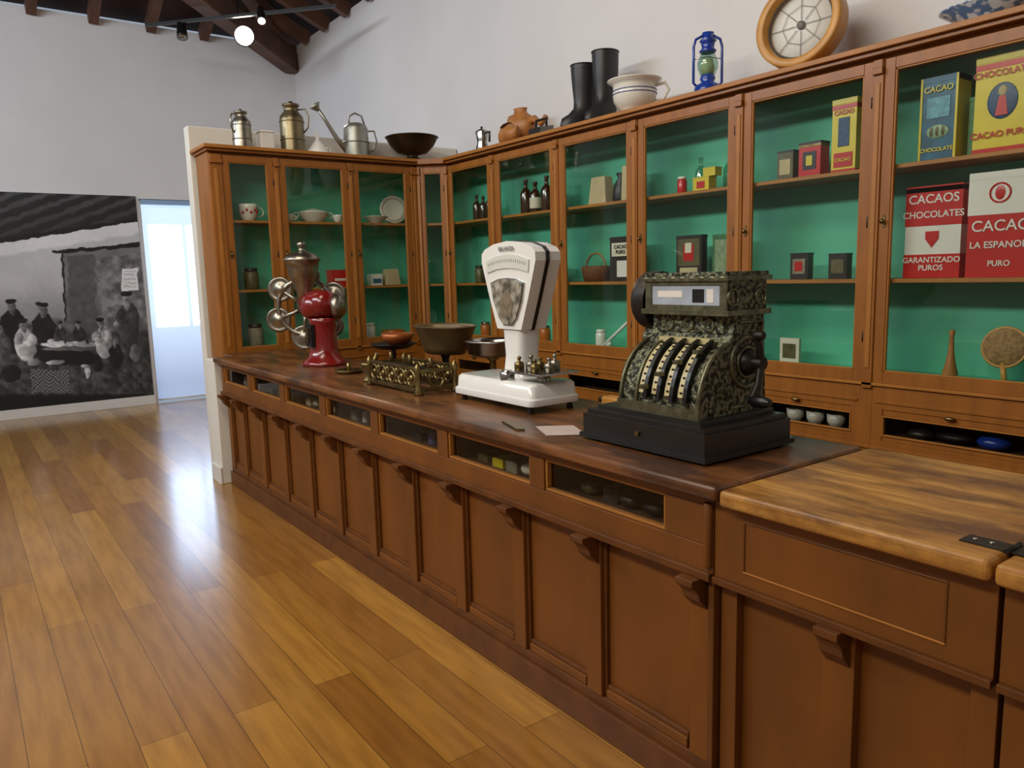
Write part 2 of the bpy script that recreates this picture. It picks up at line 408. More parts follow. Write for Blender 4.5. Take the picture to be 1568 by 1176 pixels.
# ---------------------------------------------------------------- counter
ct=M("shop_counter")
ZT=.955
XL,XR=-5.74,-1.25
ct.box(XL,XR,.05,.07,.0,.69,cntW)
ct.box(XL,XL+.03,.07,.6,0,.91,cntW); ct.box(XR-.03,XR,.07,.6,0,.91,cntW); ct.box(XL,XR,.58,.6,0,.91,cntW)
ct.box(XL,XR-.021,.01,.05,0,.10,cntD); ct.box(XL,XR-.021,.025,.05,.10,.135,cntD)
ct.box(XL,XR,.0,.05,.69,.775,cntW)
ct.box(XL,XR,.0,.05,.885,.915,cntW)
ct.box(XL,XR,-.018,.0,.683,.706,cntD)
ct.box(XL,XR,-.012,.0,.905,.9155,cntD)
ct.box(XL+.03,XR-.03,.07,.30,.735,.75,inner); ct.box(XL+.03,XR-.03,.29,.30,.75,.915,inner)
W=.62; X0=-5.72
for k in range(8):
    xc=X0+W*k
    ct.box(max(xc-.04,XL),xc+.04 if k<7 else XR,.0,.05,.775,.885,cntW)
    if k<7: ct.box(xc+.0,xc+.02,.07,.29,.75,.91,inner)
for k in range(7):
    a=X0+W*k+.04; bq=a+W-.08
    for (p,q,r,s2) in [(a,bq,.775,.785),(a,bq,.875,.885),(a,a+.01,.785,.875),(bq-.01,bq,.785,.875)]:
        ct.box(p,q,.006,.03,r,s2,cabL)
    ct.pane(a+.01,bq-.01,.022,.785,.875,glass2)
pil=[-5.39+.405*j for j in range(10)]
def corbel(mm,xc,y1,mt,zt=.683,wd=.06,dp=.075,hh=.10):
    prof=[(0,0),(-dp,0),(-dp,-.018),(-dp*.78,-.03),(-dp*.62,-.045),(-dp*.52,-.065),(-dp*.22,-.085),(0,-hh)]
    mm.prism(prof,lambda a,bb,t:(xc-wd/2+wd*t,y1+a,zt+bb),mt)
for xc in pil+[XL+.05,XR-.06]:
    wd=.035 
    ct.box(xc-wd,xc+wd,.022,.05,.135,.689,cntW)
    ct.box(xc-wd-.012,xc-wd,.036,.05,.135,.689,cntD); ct.box(xc+wd,xc+wd+.012,.036,.05,.135,.689,cntD)
    corbel(ct,xc,.022,cntD,dp=.07)
ps=sorted(pil+[XL+.05,XR-.06])
for a,bq in zip(ps[:-1],ps[1:]):
    ct.box(a+.05,bq-.05,.036,.05,.165,.18,cntD); ct.box(a+.05,bq-.05,.03,.05,.135,.165,cntW)
    ct.box(a+.05,bq-.05,.036,.05,.655,.67,cntD)
ct.cyl((XR-.014,-.004,.72),(XR-.014,-.004,.895),.013,.013,cntW,12)
ct.box(XR-.02,XR,.005,.049,0,.682,cntD)
ct.done(.003)
tp=M("counter_top_slab"); tp.box(-5.76,-1.205,-.05,.64,.916,ZT,topW); tp.box(-5.985,-5.762,.09,.64,.916,ZT,topW); tpo=tp.done(.014,3)
tpo.parent=bpy.data.objects["shop_counter"]

fl=M("counter_flap_section")
def flapsec(a,bq):
    fl.box(a,bq,.0,.04,.70,.905,cntW)
    fl.box(a,bq,-.012,.04,.683,.70,cntD)
    for p,q,r,s2 in [(a+.09,bq-.09,.735,.740),(a+.09,bq-.09,.866,.871),(a+.09,a+.095,.740,.866),(bq-.095,bq-.09,.740,.866)]:
        fl.box(p,q,-.003,.0,r,s2,cabL if r<.74 else cntD)
    fl.box(a,bq,.06,.08,0,.683,cntW); fl.box(a,bq,.02,.06,0,.11,cntD)
    fl.box(a,bq,.56,.58,0,.90,cntW)
    mid=(a+bq)/2
    fl.box(mid-.04,mid+.04,.03,.06,.11,.683,cntW); corbel(fl,mid,.03,cntD,dp=.06)
    fl.box(a,a+.05,.03,.06,.11,.683,cntW); fl.box(bq-.05,bq,.03,.06,.11,.683,cntW)
    fl.box(a,a+.02,.08,.56,0,.9,cntW); fl.box(bq-.02,bq,.08,.56,0,.9,cntW)
flapsec(-1.245,-.575); flapsec(-.565,.55)
fo=fl.done(.003)
tp=M("counter_flap_top"); tp.box(-1.197,-.575,-.05,.66,.908,.952,flapW); tp.box(-.568,.55,-.05,.66,.906,.95,flapW); o=tp.done(.012,3); o.parent=fo
h=M("flap_hinge"); h.box(-.66,-.50,.02,.07,.952,.9545,iron); h.cyl((-.572,.015,.956),(-.572,.075,.956),.005,.005,iron,8)
for xx in (-.64,-.61,-.53): h.cyl((xx,.045,.9545),(xx,.045,.957),.005,.004,steel,8)
o=h.done(); o.parent=fo

# ---------------------------------------------------------------- display cabinet
dc=M("display_cabinet")
def frameT(ox,oy,ux,uy):
    return Matrix(((ux,-uy,0,ox),(uy,ux,0,oy),(0,0,1,0),(0,0,0,1)))
GB,GT=.985,2.385
S1,S2=1.96,1.43
def door(a,bq,knob=True,st=.05):
    d=dc
    d.box(a,a+st,-.005,.022,.93,2.435,cabW); d.box(bq-st,bq,-.005,.022,.93,2.435,cabW)
    d.box(a+st,bq-st,-.005,.022,.93,GB,cabW); d.box(a+st,bq-st,-.005,.022,GT,2.435,cabW)
    for p,q,r,s2 in [(a+st,a+st+.008,GB,GT),(bq-st-.008,bq-st,GB,GT),(a+st,bq-st,GB,GB+.008),(a+st,bq-st,GT-.008,GT)]:
        d.box(p,q,-.001,.018,r,s2,cabL)
    d.pane(a+st+.005,bq-st-.005,.011,GB,GT,glass)
    if knob:
        d.lathe([(.004,0),(.004,.008),(.011,.012),(.012,.02),(.007,.026),(0,.028)],(a+st/2,-.005,1.70),brass,12,(0,-1,0))
        d.box(a+st/2-.008,a+st/2+.008,-.008,-.004,1.67,1.73,brass)
    for z in (1.15,1.7,2.25): d.cyl((bq-.004,-.008,z-.025),(bq-.004,-.008,z+.025),.005,.005,iron,8)
def pilaster(a,bq):
    dc.box(a,bq,-.014,.03,.90,2.435,cabW)
    mid=(a+bq)/2
    dc.box(mid-.012,mid+.012,-.019,-.014,1.0,2.33,cabL)
    dc.box(a,bq,-.03,.0,2.37,2.40,cabW); dc.box(a+.003,bq-.003,-.022,.0,2.40,2.435,cabW)
def lower(a,bq,win):
    d=dc
    d.box(a,bq,.0,.03,.80,.93,cabW); d.box(a,bq,.0,.03,0,.645,cabW)
    d.box(a,bq,-.014,.01,.915,.93,cabL); d.box(a,bq,-.01,.01,.60,.615,cabW)
    wa,wb=(a+.055,bq-.105) if win else ((a+bq)/2,(a+bq)/2)
    d.box(a,wa,.0,.03,.645,.80,cabW); d.box(wb,bq,.0,.03,.645,.80,cabW)
    d.box(a+.02,bq-.07,-.006,.0,.83,.845,cabW)
    if win:
        d.box(wa,wb,.005,.02,.645,.67,cabW); d.box(wa,wb,.005,.02,.77,.80,cabW)
        for p,q,r,s2 in [(wa,wb,.67,.677),(wa,wb,.763,.77),(wa,wa+.007,.677,.763),(wb-.007,wb,.677,.763)]:
            d.box(p,q,-.003,.02,r,s2,cabL)
        d.pane(wa,wb,.013,.675,.765,glass2)
        d.box(wa,wb,.25,.26,.6,.85,inner); d.box(wa,wb,.02,.26,.64,.66,inner)
        mc=(wa+wb)/2
        d.ell((mc,-.012,.80),(.025,.014,.010),brass,12,8)
BX=[-5.82,-5.11,-4.31,-3.53,-2.73,-1.95,-1.16,-.38]
dc.T=frameT(0,2.05,1,0)
for a,bq in zip(BX[:-1],BX[1:]):
    door(a,bq-.05); pilaster(bq-.05,bq); lower(a,bq,True)
dc.box(-5.82,-.38,.31,.325,.93,2.45,greenM)
dc.box(-.395,-.38,.0,.325,0,2.45,cabW)
for z in (S1,S2):
    dc.box(-5.82,-.395,.03,.31,z-.02,z,cabL)
dc.box(-5.82,-.395,.03,.31,.94,.96,greenM)
dc.box(-5.82,-.38,.025,.33,2.435,2.455,cabW)
dc.box(-5.84,-.36,-.035,.34,2.455,2.475,cabW); dc.box(-5.85,-.35,-.06,.35,2.475,2.50,cabL)
dc.T=frameT(-6.0,0,0,1)
for a,bq in [(.19,.58),(.62,1.20),(1.24,1.78)]: door(a,bq,True,.05)
for a,bq in [(.10,.19),(.58,.62),(1.20,1.24),(1.78,1.85)]: pilaster(a,bq)
lower(.10,1.85,False)
dc.box(.10,1.85,.31,.325,.93,2.45,greenM); dc.box(.095,.115,.0,.325,0,2.45,cabW)
for z in (S1,S2): dc.box(.115,1.85,.03,.31,z-.02,z,cabL)
dc.box(.115,1.85,.03,.31,.94,.96,greenM)
dc.box(.10,1.85,.025,.33,2.435,2.455,cabW)
dc.box(.08,1.85,-.035,.34,2.455,2.475,cabW); dc.box(.06,1.86,-.06,.345,2.475,2.50,cabL)
dl=math.hypot(.18,.20)
dc.T=frameT(-6.0,1.85,.18/dl,.20/dl)
door(.03,dl-.03,False,.028); pilaster(0,.03); pilaster(dl-.03,dl); lower(0,dl,False)
dc.T=Matrix.Identity(4)
pc=[(-6.0,1.85),(-5.82,2.05),(-5.82,2.36),(-6.31,2.36),(-6.31,1.85)]
pco=[(-5.94,1.83),(-5.79,1.99),(-5.82,2.40),(-6.34,2.40),(-6.34,1.85)]
for z0,z1,mt in [(S1-.02,S1,cabL),(S2-.02,S2,cabL),(.94,.96,greenM),(2.435,2.455,cabW)]:
    dc.prism([(a+(-.02 if z1<2.4 and i<2 else 0),bb+(.02 if z1<2.4 and i<2 else 0)) for i,(a,bb) in enumerate(pc)],lambda a,bb,t:(a,bb,z0+(z1-z0)*t),mt)
dc.prism(pco,lambda a,bb,t:(a,bb,2.455+.0445*t),cabW)
dc.box(-6.325,-6.31,1.85,2.37,.93,2.45,greenM); dc.box(-6.31,-5.82,2.36,2.375,.93,2.45,greenM)
dc.done(.002,1)

# ---------------------------------------------------------------- coffee grinder
g=M("coffee_grinder")
gx,gy=-4.66,.36
z=ZT
g.lathe([(.165,0),(.165,.015),(.15,.03),(.12,.05),(.100,.10),(.095,.2),(.098,.27),(.105,.30)],(gx,gy,z),redE,8,sc=(1,.9))
g.lathe([(.09,.30),(.115,.32),(.12,.38),(.10,.43),(.06,.455)],(gx-.04,gy,z),redE,24)
g.box(gx-.045,gx+.045,gy-.10,gy-.075,z+.12,z+.26,blackM)
g.box(gx-.025,gx+.015,gy-.108,gy-.10,z+.15,z+.24,brass)
hc=Vector((gx-.05,gy,z+.385))
g.lathe([(.0,-.16),(.06,-.155),(.085,-.12),(.09,.0),(.085,.12),(.05,.16),(.02,.17),(.02,.26)],hc,redE,24,(-.9,-.05,0))
g.lathe([(.02,.09),(.075,.10),(.08,.13),(.05,.16),(0,.17)],(gx+.02,gy-.02,z+.37),pewter,20,(.6,.6,0))
hp=(gx-.18,gy-.04,z+.44)
g.lathe([(.045,-.04),(.05,.03),(.08,.10),(.10,.18),(.105,.22),(.118,.225),(.118,.235),(.09,.26),(.05,.28),(.02,.29),(.02,.31),(.032,.325),(.02,.345),(0,.35)],hp,pewter,28)
ax=Vector((.80,-.58,0)).normalized(); wc=Vector((gx-.32,gy+.02,z+.36))
q=Vector((0,0,1)).rotation_difference(ax).to_matrix()
g.lathe([(0,-.03),(.05,-.03),(.055,.03),(.02,.045),(0,.045)],wc,pewter,20,ax)
g.ring(wc,ax,.185,.018,pewter,40,8)
for k in range(6):
    a=2*pi*k/6+.30
    p=wc+q@Vector((.205*math.cos(a),.205*math.sin(a),0))
    g.cyl(wc,p,.016,.014,pewter,8)
    g.lathe([(0,-.015),(.06,-.013),(.082,-.006),(.085,.004),(.075,.012),(.065,.006),(.04,.008),(.03,.018),(0,.02)],p,pewter,24,ax)
g.done()

# ---------------------------------------------------------------- ornate balance
b_=M("balance_scale")
bx,by_=-3.32,.25; z=ZT
X1,X2=bx-.25,bx+.25; Y1,Y2=by_-.10,by_+.10
for yy in (Y1,Y2):
    b_.box(X1,X2,yy-.008,yy+.008,z+.015,z+.035,brass); b_.box(X1+.02,X2-.02,yy-.008,yy+.008,z+.115,z+.13,brass)
    for k in range(5):
        xc=X1+.06+k*(X2-X1-.12)/4
        b_.ring((xc,yy,z+.075),(0,1,0),.036,.009,brass,18,6); b_.ell((xc,yy,z+.075),(.018,.012,.018),brass,10,6)
        if k<4:
            b_.ring((xc+.05,yy,z+.06),(0,1,0),.018,.007,brass,12,6)
            b_.ell((xc+.05,yy,z+.10),(.014,.012,.018),brass,8,6)
for xx in (X1,X2):
    b_.box(xx-.008,xx+.008,Y1,Y2,z+.015,z+.035,brass); b_.box(xx-.008,xx+.008,Y1,Y2,z+.10,z+.12,brass)
    for yy in (Y1,Y2):
        b_.lathe([(.02,0),(.022,.01),(.012,.03),(.014,.06),(.01,.09),(.016,.125),(.008,.14),(0,.15)],(xx,yy,z),brass,14)
    b_.ring((xx,by_,z+.07),(1,0,0),.04,.008,brass,18,6)
b_.box(X1,X2,by_-.015,by_+.015,z+.10,z+.115,iron)
for xx in (bx-.2,bx+.2,bx):
    b_.cyl((xx,by_,z+.11),(xx,by_,z+.165),.012,.01,brass,10)
b_.done(.002,1)
o=M("dark_scale_bowl"); cx_,cy_,cz=-3.38,.49,ZT
o.lathe([(.05,.0),(.055,.01),(.02,.03),(.018,.12),(.03,.15)],(cx_,cy_,cz),iron,20)
prof=[(0,.15),(.14,.15),(.16,.18),(.215,.285),(.225,.29),(.215,.294),(.205,.285),(.155,.19),(.13,.165),(0,.162)]
o.lathe(prof,(cx_,cy_,cz),mat("bronze_bowl",(112,90,56),.45,.4,var=.4),36,sc=(1.0,.6)); o.done()
o=M("steel_scale_pan"); cx_,cy_=-3.03,.545
o.lathe([(.06,0),(.06,.01),(.02,.02),(.016,.13),(.04,.15)],(cx_,cy_,ZT),brass,20)
o.lathe([(0,.15),(.08,.152),(.12,.17),(.13,.225),(.14,.23),(.13,.234),(.118,.22),(.105,.19),(.06,.165),(0,.162)],(cx_,cy_,ZT),steel,32); o.done()
o=M("iron_weighing_pan"); cx_,cy_=-3.82,.42
o.lathe([(.05,0),(.05,.01),(.015,.02),(.014,.14),(.03,.15)],(cx_,cy_,ZT),iron,16)
o.lathe([(0,.15),(.09,.152),(.125,.175),(.13,.18),(.09,.165),(0,.16)],(cx_,cy_,ZT),iron,28)
o.lathe([(.04,.165),(.08,.20),(.095,.235),(.085,.235),(.05,.18),(0,.175)],(cx_+.02,cy_+.02,ZT),mat("rust_orange_copper",(168,92,40),.4,.4,var=.3),24); o.done()
o=M("brass_pestle_mortar"); o.lathe([(.05,0),(.05,.01),(.03,.03),(.05,.08),(.058,.10),(.05,.10),(.03,.05),(0,.045)],(-3.70,.22,ZT),brass,20); o.cyl((-3.70,.22,ZT+.05),(-3.66,.24,ZT+.15),.01,.012,brass,8); o.done()
o=M("brass_candle_tray"); o.lathe([(.0,.0),(.07,.0),(.085,.02),(.08,.022),(.065,.006),(0,.006)],(-4.12,.28,ZT),brass,24); o.cyl((-4.12,.28,ZT+.006),(-4.12,.28,ZT+.06),.012,.012,brass,10); o.done()

# ---------------------------------------------------------------- white dial scale
s=M("white_dial_scale"); z=ZT
sx0,sx1,sy0,sy1=-2.88,-2.31,.22,.48
for xx in (sx0+.05,sx1-.04):
    for yy in (sy0+.03,sy1-.03): s.cyl((xx,yy,z),(xx,yy,z+.03),.014,.01,blackM,12)
def rrect(x0,x1,y0,y1,r,n=4):
    pts=[]
    for cx,cy,a0 in [(x1-r,y1-r,0),(x0+r,y1-r,pi/2),(x0+r,y0+r,pi),(x1-r,y0+r,1.5*pi)]:
        for i in range(n+1):
            a=a0+pi/2*i/n; pts.append((cx+r*math.cos(a),cy+r*math.sin(a)))
    return pts
s.loft([[(a,bb,z+h) for a,bb in rrect(sx0+i,sx1-i,sy0+i,sy1-i,.03)] for h,i in [(.028,.004),(.03,0),(.055,0),(.06,.008),(.105,.012),(.115,.022)]],whiteE)
HX=-2.60
def hring(zc,xc,wd,yc,dp,r):
    return [(a,bb,zc) for a,bb in rrect(xc-wd/2,xc+wd/2,yc-dp/2,yc+dp/2,min(r,dp*.48))]
s.loft([hring(z+.10,HX+.0,.18,.40,.14,.03),hring(z+.13,HX+.0,.14,.40,.12,.03),hring(z+.20,HX+.0,.125,.40,.11,.03),hring(z+.30,HX+.0,.145,.40,.11,.03),hring(z+.36,HX,.17,.40,.11,.03)],whiteE)
fc=(HX,ZT+.315)
fan=[(-.085,0),(-.14,.14),(-.19,.28),(-.188,.315),(-.165,.335),(-.10,.355),(0,.365),(.10,.355),(.165,.335),(.188,.315),(.19,.28),(.14,.14),(.085,0)]
s.prism(fan,lambda a,bb,t:(fc[0]+a,.335+.13*t,fc[1]+bb),whiteE)
s.prism([(a*1.03,bb*1.02-.004) for a,bb in fan],lambda a,bb,t:(fc[0]+a,.388+.016*t,fc[1]+bb),blackM)
s.prism([(-.145,.235),(-.152,.285),(-.08,.305),(0,.312),(.08,.305),(.152,.285),(.145,.235),(.07,.25),(0,.254),(-.07,.25)],lambda a,bb,t:(fc[0]+a,.330+.006*t,fc[1]+bb),mat("dial_scale_face",(212,214,206),.4,var=.06))
sh=[(-.11,.19),(-.06,.205),(0,.21),(.06,.205),(.11,.19),(.095,.12),(.06,.05),(.03,.02),(-.03,.02),(-.06,.05),(-.095,.12)]
s.prism([(a*1.08,bb*1.04-.004) for a,bb in sh],lambda a,bb,t:(fc[0]+a,.329+.007*t,fc[1]+bb),steel)
s.prism(sh,lambda a,bb,t:(fc[0]+a,.326+.006*t,fc[1]+bb),mat("dial_window_mechanism",(196,190,174),.3,col2=(90,84,72),scale=30,metal=.2))
s.prism([(-.035,.05),(-.05,.10),(-.03,.15),(.02,.16),(.045,.11),(.03,.05)],lambda a,bb,t:(fc[0]+a,.324+.004*t,fc[1]+bb),mat("dial_cast_lever",(160,146,122),.4,.4,var=.4,scale=30))
for i in range(21):
    a=-.13+.26*i/20; s.box(fc[0]+a-.001,fc[0]+a+.001,.329,.3302,fc[1]+.262+.02*(1-(a/.15)**2)-.004,fc[1]+.27+.022*(1-(a/.15)**2),blackM)
s.lathe([(.03,0),(.03,.02),(.014,.04)],(-2.39,.35,z+.11),steel,16)
s.box(-2.49,-2.29,.25,.45,z+.148,z+.156,steel)
s.lathe([(.03,0),(.032,.03),(.02,.045)],(-2.53,.27,z+.11),steel,16)
so=s.done(.006,2)
text("BALANZA",(fc[0],.3285,fc[1]+.333),.024,greyL,so)
wt=M("brass_weights")
for i,(xx,yy,r) in enumerate([(-2.46,.28,.02),(-2.42,.31,.022),(-2.37,.29,.018),(-2.33,.33,.020),(-2.45,.38,.016),(-2.38,.40,.022)]):
    zz=z+.1575; wt.lathe([(r,0),(r,r*1.5),(r*.7,r*1.8),(r*.3,r*1.9),(r*.3,r*2.2),(r*.5,r*2.6),(r*.3,r*2.9),(0,r*3.0)],(xx,yy,zz),pewter if i%2 else brass,14)
wt.done()
wc_=M("wooden_clamp"); wc_.box(-2.24,-2.06,.52,.58,ZT,ZT+.05,rimW); wc_.cyl((-2.28,.55,ZT+.03),(-2.0,.55,ZT+.03),.012,.012,iron,8); wc_.done(.008)
pp=M("paper_leaflet"); pp.add([(-2.13,.10,ZT+.001),(-1.98,.03,ZT+.001),(-1.90,.14,ZT+.001),(-2.05,.21,ZT+.001),(-2.13,.10,ZT+.002),(-1.98,.03,ZT+.002),(-1.90,.14,ZT+.002),(-2.05,.21,ZT+.002)],[(0,3,2,1),(4,5,6,7),(0,1,5,4),(1,2,6,5),(2,3,7,6),(3,0,4,7)],mat("pinkish_paper",(200,182,174),.6)); pp.done()
pp=M("wooden_ruler"); pp.add([(-2.28,.06,ZT+.0),(-2.12,.01,ZT+.0),(-2.10,.03,ZT+.0),(-2.26,.08,ZT+.0),(-2.28,.06,ZT+.006),(-2.12,.01,ZT+.006),(-2.10,.03,ZT+.006),(-2.26,.08,ZT+.006)],[(0,3,2,1),(4,5,6,7),(0,1,5,4),(1,2,6,5),(2,3,7,6),(3,0,4,7)],brass); pp.done()

# ---------------------------------------------------------------- cash register
r=M("cash_register"); z=ZT
for xx in (-1.84,-1.39):
    for yy in (.13,.47): r.cyl((xx,yy,z),(xx,yy,z+.008),.012,.012,blackM,8)
r.box(-1.87,-1.365,.10,.50,z+.022,z+.085,blackW); r.box(-1.88,-1.355,.09,.51,z+.008,z+.022,blackW)
r.box(-1.86,-1.375,.11,.49,z+.085,z+.10,blackW); r.box(-1.83,-1.405,.13,.47,z+.10,z+.115,blackW)
r.cyl((-1.62,.10,z+.055),(-1.62,.092,z+.055),.008,.008,brass,12)
zb=z+.115
rx0,rx1=-1.745,-1.425
prof=[(.155,0),(.150,.03)]
cyq,czq,Rq=.305,.025,.155
for i in range(9):
    a=math.radians(180-75*i/8); prof.append((cyq+Rq*math.cos(a),czq+Rq*math.sin(a)*1.18))
prof+=[(.285,.22),(.30,.25),(.30,.30),(.27,.305),(.27,.405),(.45,.405),(.45,.30),(.44,.29),(.455,.02),(.455,0)]
r.prism(prof,lambda a,bb,t:(rx0+(rx1-rx0)*t,a,zb+bb),brassD)
def arc(rad,a0=180,a1=100,n=10,cy=cyq,cz=czq):
    return [(cy+rad*math.cos(math.radians(a0+(a1-a0)*i/n)),cz+rad*1.18*math.sin(math.radians(a0+(a1-a0)*i/n))) for i in range(n+1)]
for xx in (rx0+.004,rx0+.072,rx1-.045,rx1-.004):
    r.tube([(xx,a,zb+bb) for a,bb in arc(Rq+.004)],.007,bronzeT,8)
for k in range(4):
    xc=rx0+.100+k*.052
    outer=arc(Rq+.010,170,114,10); inn=arc(Rq-.004,170,114,10)
    r.prism(outer+inn[::-1],lambda a,bb,t:(xc-.013+.022*t,a,zb+bb),ivory)
    outer=arc(Rq+.018,176,106,10)
    r.prism(outer+inn[::-1],lambda a,bb,t:(xc+.012+.014*t,a,zb+bb),blackM)
    for j in range(8):
        aa=math.radians(166-6.8*j); p=(cyq+(Rq+.0105)*math.cos(aa),czq+(Rq+.0105)*1.18*math.sin(aa))
        r.box(xc-.006,xc+.003,p[0]-.0012,p[0]+.0012,zb+p[1]-.003,zb+p[1]+.003,blackM)
    aa=math.radians(165-12*k); p=(cyq+(Rq+.026)*math.cos(aa),czq+(Rq+.026)*1.18*math.sin(aa))
    r.box(xc+.010,xc+.030,p[0]-.012,p[0]+.01,zb+p[1]-.006,zb+p[1]+.006,bronzeT)
r.box(rx0-.005,rx1+.005,.138,.16,zb,zb+.03,bronzeT)
r.box(rx0+.06,rx1-.06,.262,.285,zb+.205,zb+.222,ivory)
r.prism([(0,0),(1,0),(1,1),(0,1)],lambda a,bb,t:(rx0+.03+(rx1-rx0-.06)*a,.288+.012*t,zb+.238+.05*bb),brassD)
for xx in (rx0+.08,rx0+.16,rx0+.24): r.ring((xx,.287,zb+.262),(0,1,0),.017,.004,bronzeT,16,6)
r.box(rx0-.012,rx1+.012,.255,.46,zb+.292,zb+.308,bronzeT)
r.box(rx0+.0,rx1-.0,.262,.275,zb+.308,zb+.322,bronzeT); r.box(rx0,rx1,.262,.275,zb+.382,zb+.395,bronzeT)
r.box(rx0,rx0+.025,.262,.275,zb+.322,zb+.382,bronzeT); r.box(rx1-.025,rx1,.262,.275,zb+.322,zb+.382,bronzeT)
r.box(rx0+.025,rx1-.025,.2665,.2695,zb+.322,zb+.382,mat("display_flags",(176,186,200),.15,var=.2,scale=20))
r.box(rx0+.05,rx0+.15,.2655,.2665,zb+.345,zb+.365,whT)
r.box(rx0+.19,rx0+.235,.2655,.2665,zb+.33,zb+.37,blackM); r.box(rx0+.245,rx0+.27,.2655,.2665,zb+.33,zb+.37,whT)
r.box(rx0-.012,rx1+.012,.252,.462,zb+.395,zb+.408,bronzeT); r.box(rx0-.004,rx1+.004,.26,.455,zb+.408,zb+.420,brassD)
for k in range(9):
    r.ell((rx0+.01+k*(rx1-rx0-.02)/8,.256,zb+.402),(.017,.006,.008),bronzeT,10,6)
sxp=rx1
r.ring((sxp+.002,.36,zb+.15),(1,0,0),.075,.007,bronzeT,28,8); r.ring((sxp+.002,.36,zb+.15),(1,0,0),.045,.006,bronzeT,24,8)
r.lathe([(.04,0),(.035,.02),(.02,.03),(.02,.06),(0,.062)],(sxp,.36,zb+.15),iron,20,(1,0,0))
r.tube([(sxp+.05,.36,zb+.15),(sxp+.055,.345,zb+.20),(sxp+.055,.33,zb+.235)],[.012,.010,.010],iron,10)
r.tube([(sxp+.05,.36,zb+.15),(sxp+.055,.34,zb+.09),(sxp+.055,.31,zb+.045)],[.012,.010,.010],iron,10)
r.lathe([(.010,0),(.017,.015),(.018,.05),(.012,.07),(0,.072)],(sxp+.05,.31,zb+.045),blackM,16,(1,0,0))
r.lathe([(.012,0),(.016,.01),(.012,.03),(0,.032)],(sxp+.05,.33,zb+.235),iron,12,(1,0,0))
for yy,zz_ in [(.29,.345),(.42,.345)]: r.ring((sxp+.002,yy,zb+zz_),(1,0,0),.024,.004,bronzeT,18,6)
r.tube([(sxp+.003,.285,zb+.02),(sxp+.003,.43,zb+.02),(sxp+.003,.43,zb+.27),(sxp+.003,.32,zb+.27)],.005,bronzeT,6)
wcx=rx0-.06
r.lathe([(.0,-.02),(.03,-.02),(.032,-.01),(.08,-.012),(.095,-.02),(.098,0),(.095,.035),(.08,.03),(.075,.0),(.03,.0),(.028,.05),(0,.055)],(wcx,.37,zb+.33),iron,32,(1,0,0))
r.cyl((wcx,.37,zb+.33),(rx0,.37,zb+.33),.015,.015,iron,10); r.cyl((wcx-.01,.37,zb+.2),(rx0,.37,zb+.2),.05,.05,brassD,20)
r.lathe([(.055,0),(.055,.03),(.05,.035),(0,.036)],(wcx+.0,.30,zb+.09),brassD,24,(-1,0,0))
r.cyl((wcx,.30,zb+.09),(rx0,.30,zb+.09),.05,.05,brassD,20)
r.done(.003,2)

# ---------------------------------------------------------------- items on top of cabinets
ZC=2.5
def o_can(name,x,y,h,rad,mt,handle=(0,-1)):
    o=M(name)
    o.lathe([(rad,0),(rad*1.03,.01),(rad,.02),(rad,h*.62),(rad*.95,h*.70),(rad*.6,h*.80),(rad*.55,h*.88),(rad*.7,h*.90),(rad*.7,h*.94),(rad*.4,h*.96),(rad*.15,h*.97),(rad*.15,h),(0,h)],(x,y,ZC),mt,28)
    for zz in (.25,.6): o.ring((x,y,ZC+h*zz),(0,0,1),rad*1.01,.004,mt,28,6)
    hx,hy=handle
    o.tube([(x+hx*rad*.55,y+hy*rad*.55,ZC+h*.84),(x+hx*rad*1.2,y+hy*rad*1.2,ZC+h*.85),(x+hx*rad*1.45,y+hy*rad*1.45,ZC+h*.7),(x+hx*rad*1.35,y+hy*rad*1.35,ZC+h*.5),(x+hx*rad,y+hy*rad,ZC+h*.4)],.006,mt,8)
    return o
o_can("metal_milk_can",-6.12,.40,.30,.072,pewter,(.4,-.9)).done()
k=o_can("brass_milk_churn",-6.12,.80,.40,.095,mat("old_brass_churn",(136,124,96),.38,.9,var=.4),(.5,.85)); k.done()
o=M("white_enamel_box"); o.taper(-6.20,-6.08,.53,.64,ZC,ZC+.14,.95,trimM); o.taper(-6.205,-6.075,.525,.645,ZC+.14,ZC+.155,.9,trimM); o.done(.006)
o=M("white_enamel_funnel"); o.lathe([(.10,0),(.10,.01),(.03,.10),(.015,.115),(.012,.18),(.008,.18)],(-6.1,1.0,ZC),whiteE,24); o.ring((-6.1,1.09,ZC+.04),(1,0,0),.02,.004,whiteE,14,6); o.done()
wcn=M("watering_can"); cx_,cy_=-6.10,1.34
wcn.lathe([(.112,0),(.115,.01),(.11,.02),(.10,.20),(.10,.235),(.09,.255),(.06,.27),(.06,.275)],(cx_,cy_,ZC),zinc,28)
wcn.ring((cx_,cy_,ZC+.12),(0,0,1),.108,.005,zinc,28,6)
wcn.tube([(cx_+.0,cy_-.09,ZC+.05),(cx_,cy_-.17,ZC+.14),(cx_,cy_-.25,ZC+.26),(cx_,cy_-.32,ZC+.36)],[.024,.02,.016,.014],zinc,12)
wcn.lathe([(.014,0),(.045,.04),(.048,.05),(0,.06)],(cx_,cy_-.32,ZC+.35),zinc,20,(0,-.6,.8))
wcn.tube([(cx_,cy_-.06,ZC+.26),(cx_,cy_-.05,ZC+.33),(cx_,cy_+.0,ZC+.36),(cx_,cy_+.06,ZC+.34),(cx_,cy_+.09,ZC+.25)],.008,zinc,8)
wcn.tube([(cx_,cy_+.09,ZC+.22),(cx_,cy_+.17,ZC+.23),(cx_,cy_+.19,ZC+.15),(cx_,cy_+.16,ZC+.07),(cx_,cy_+.105,ZC+.05)],.008,zinc,8)
wcn.done()
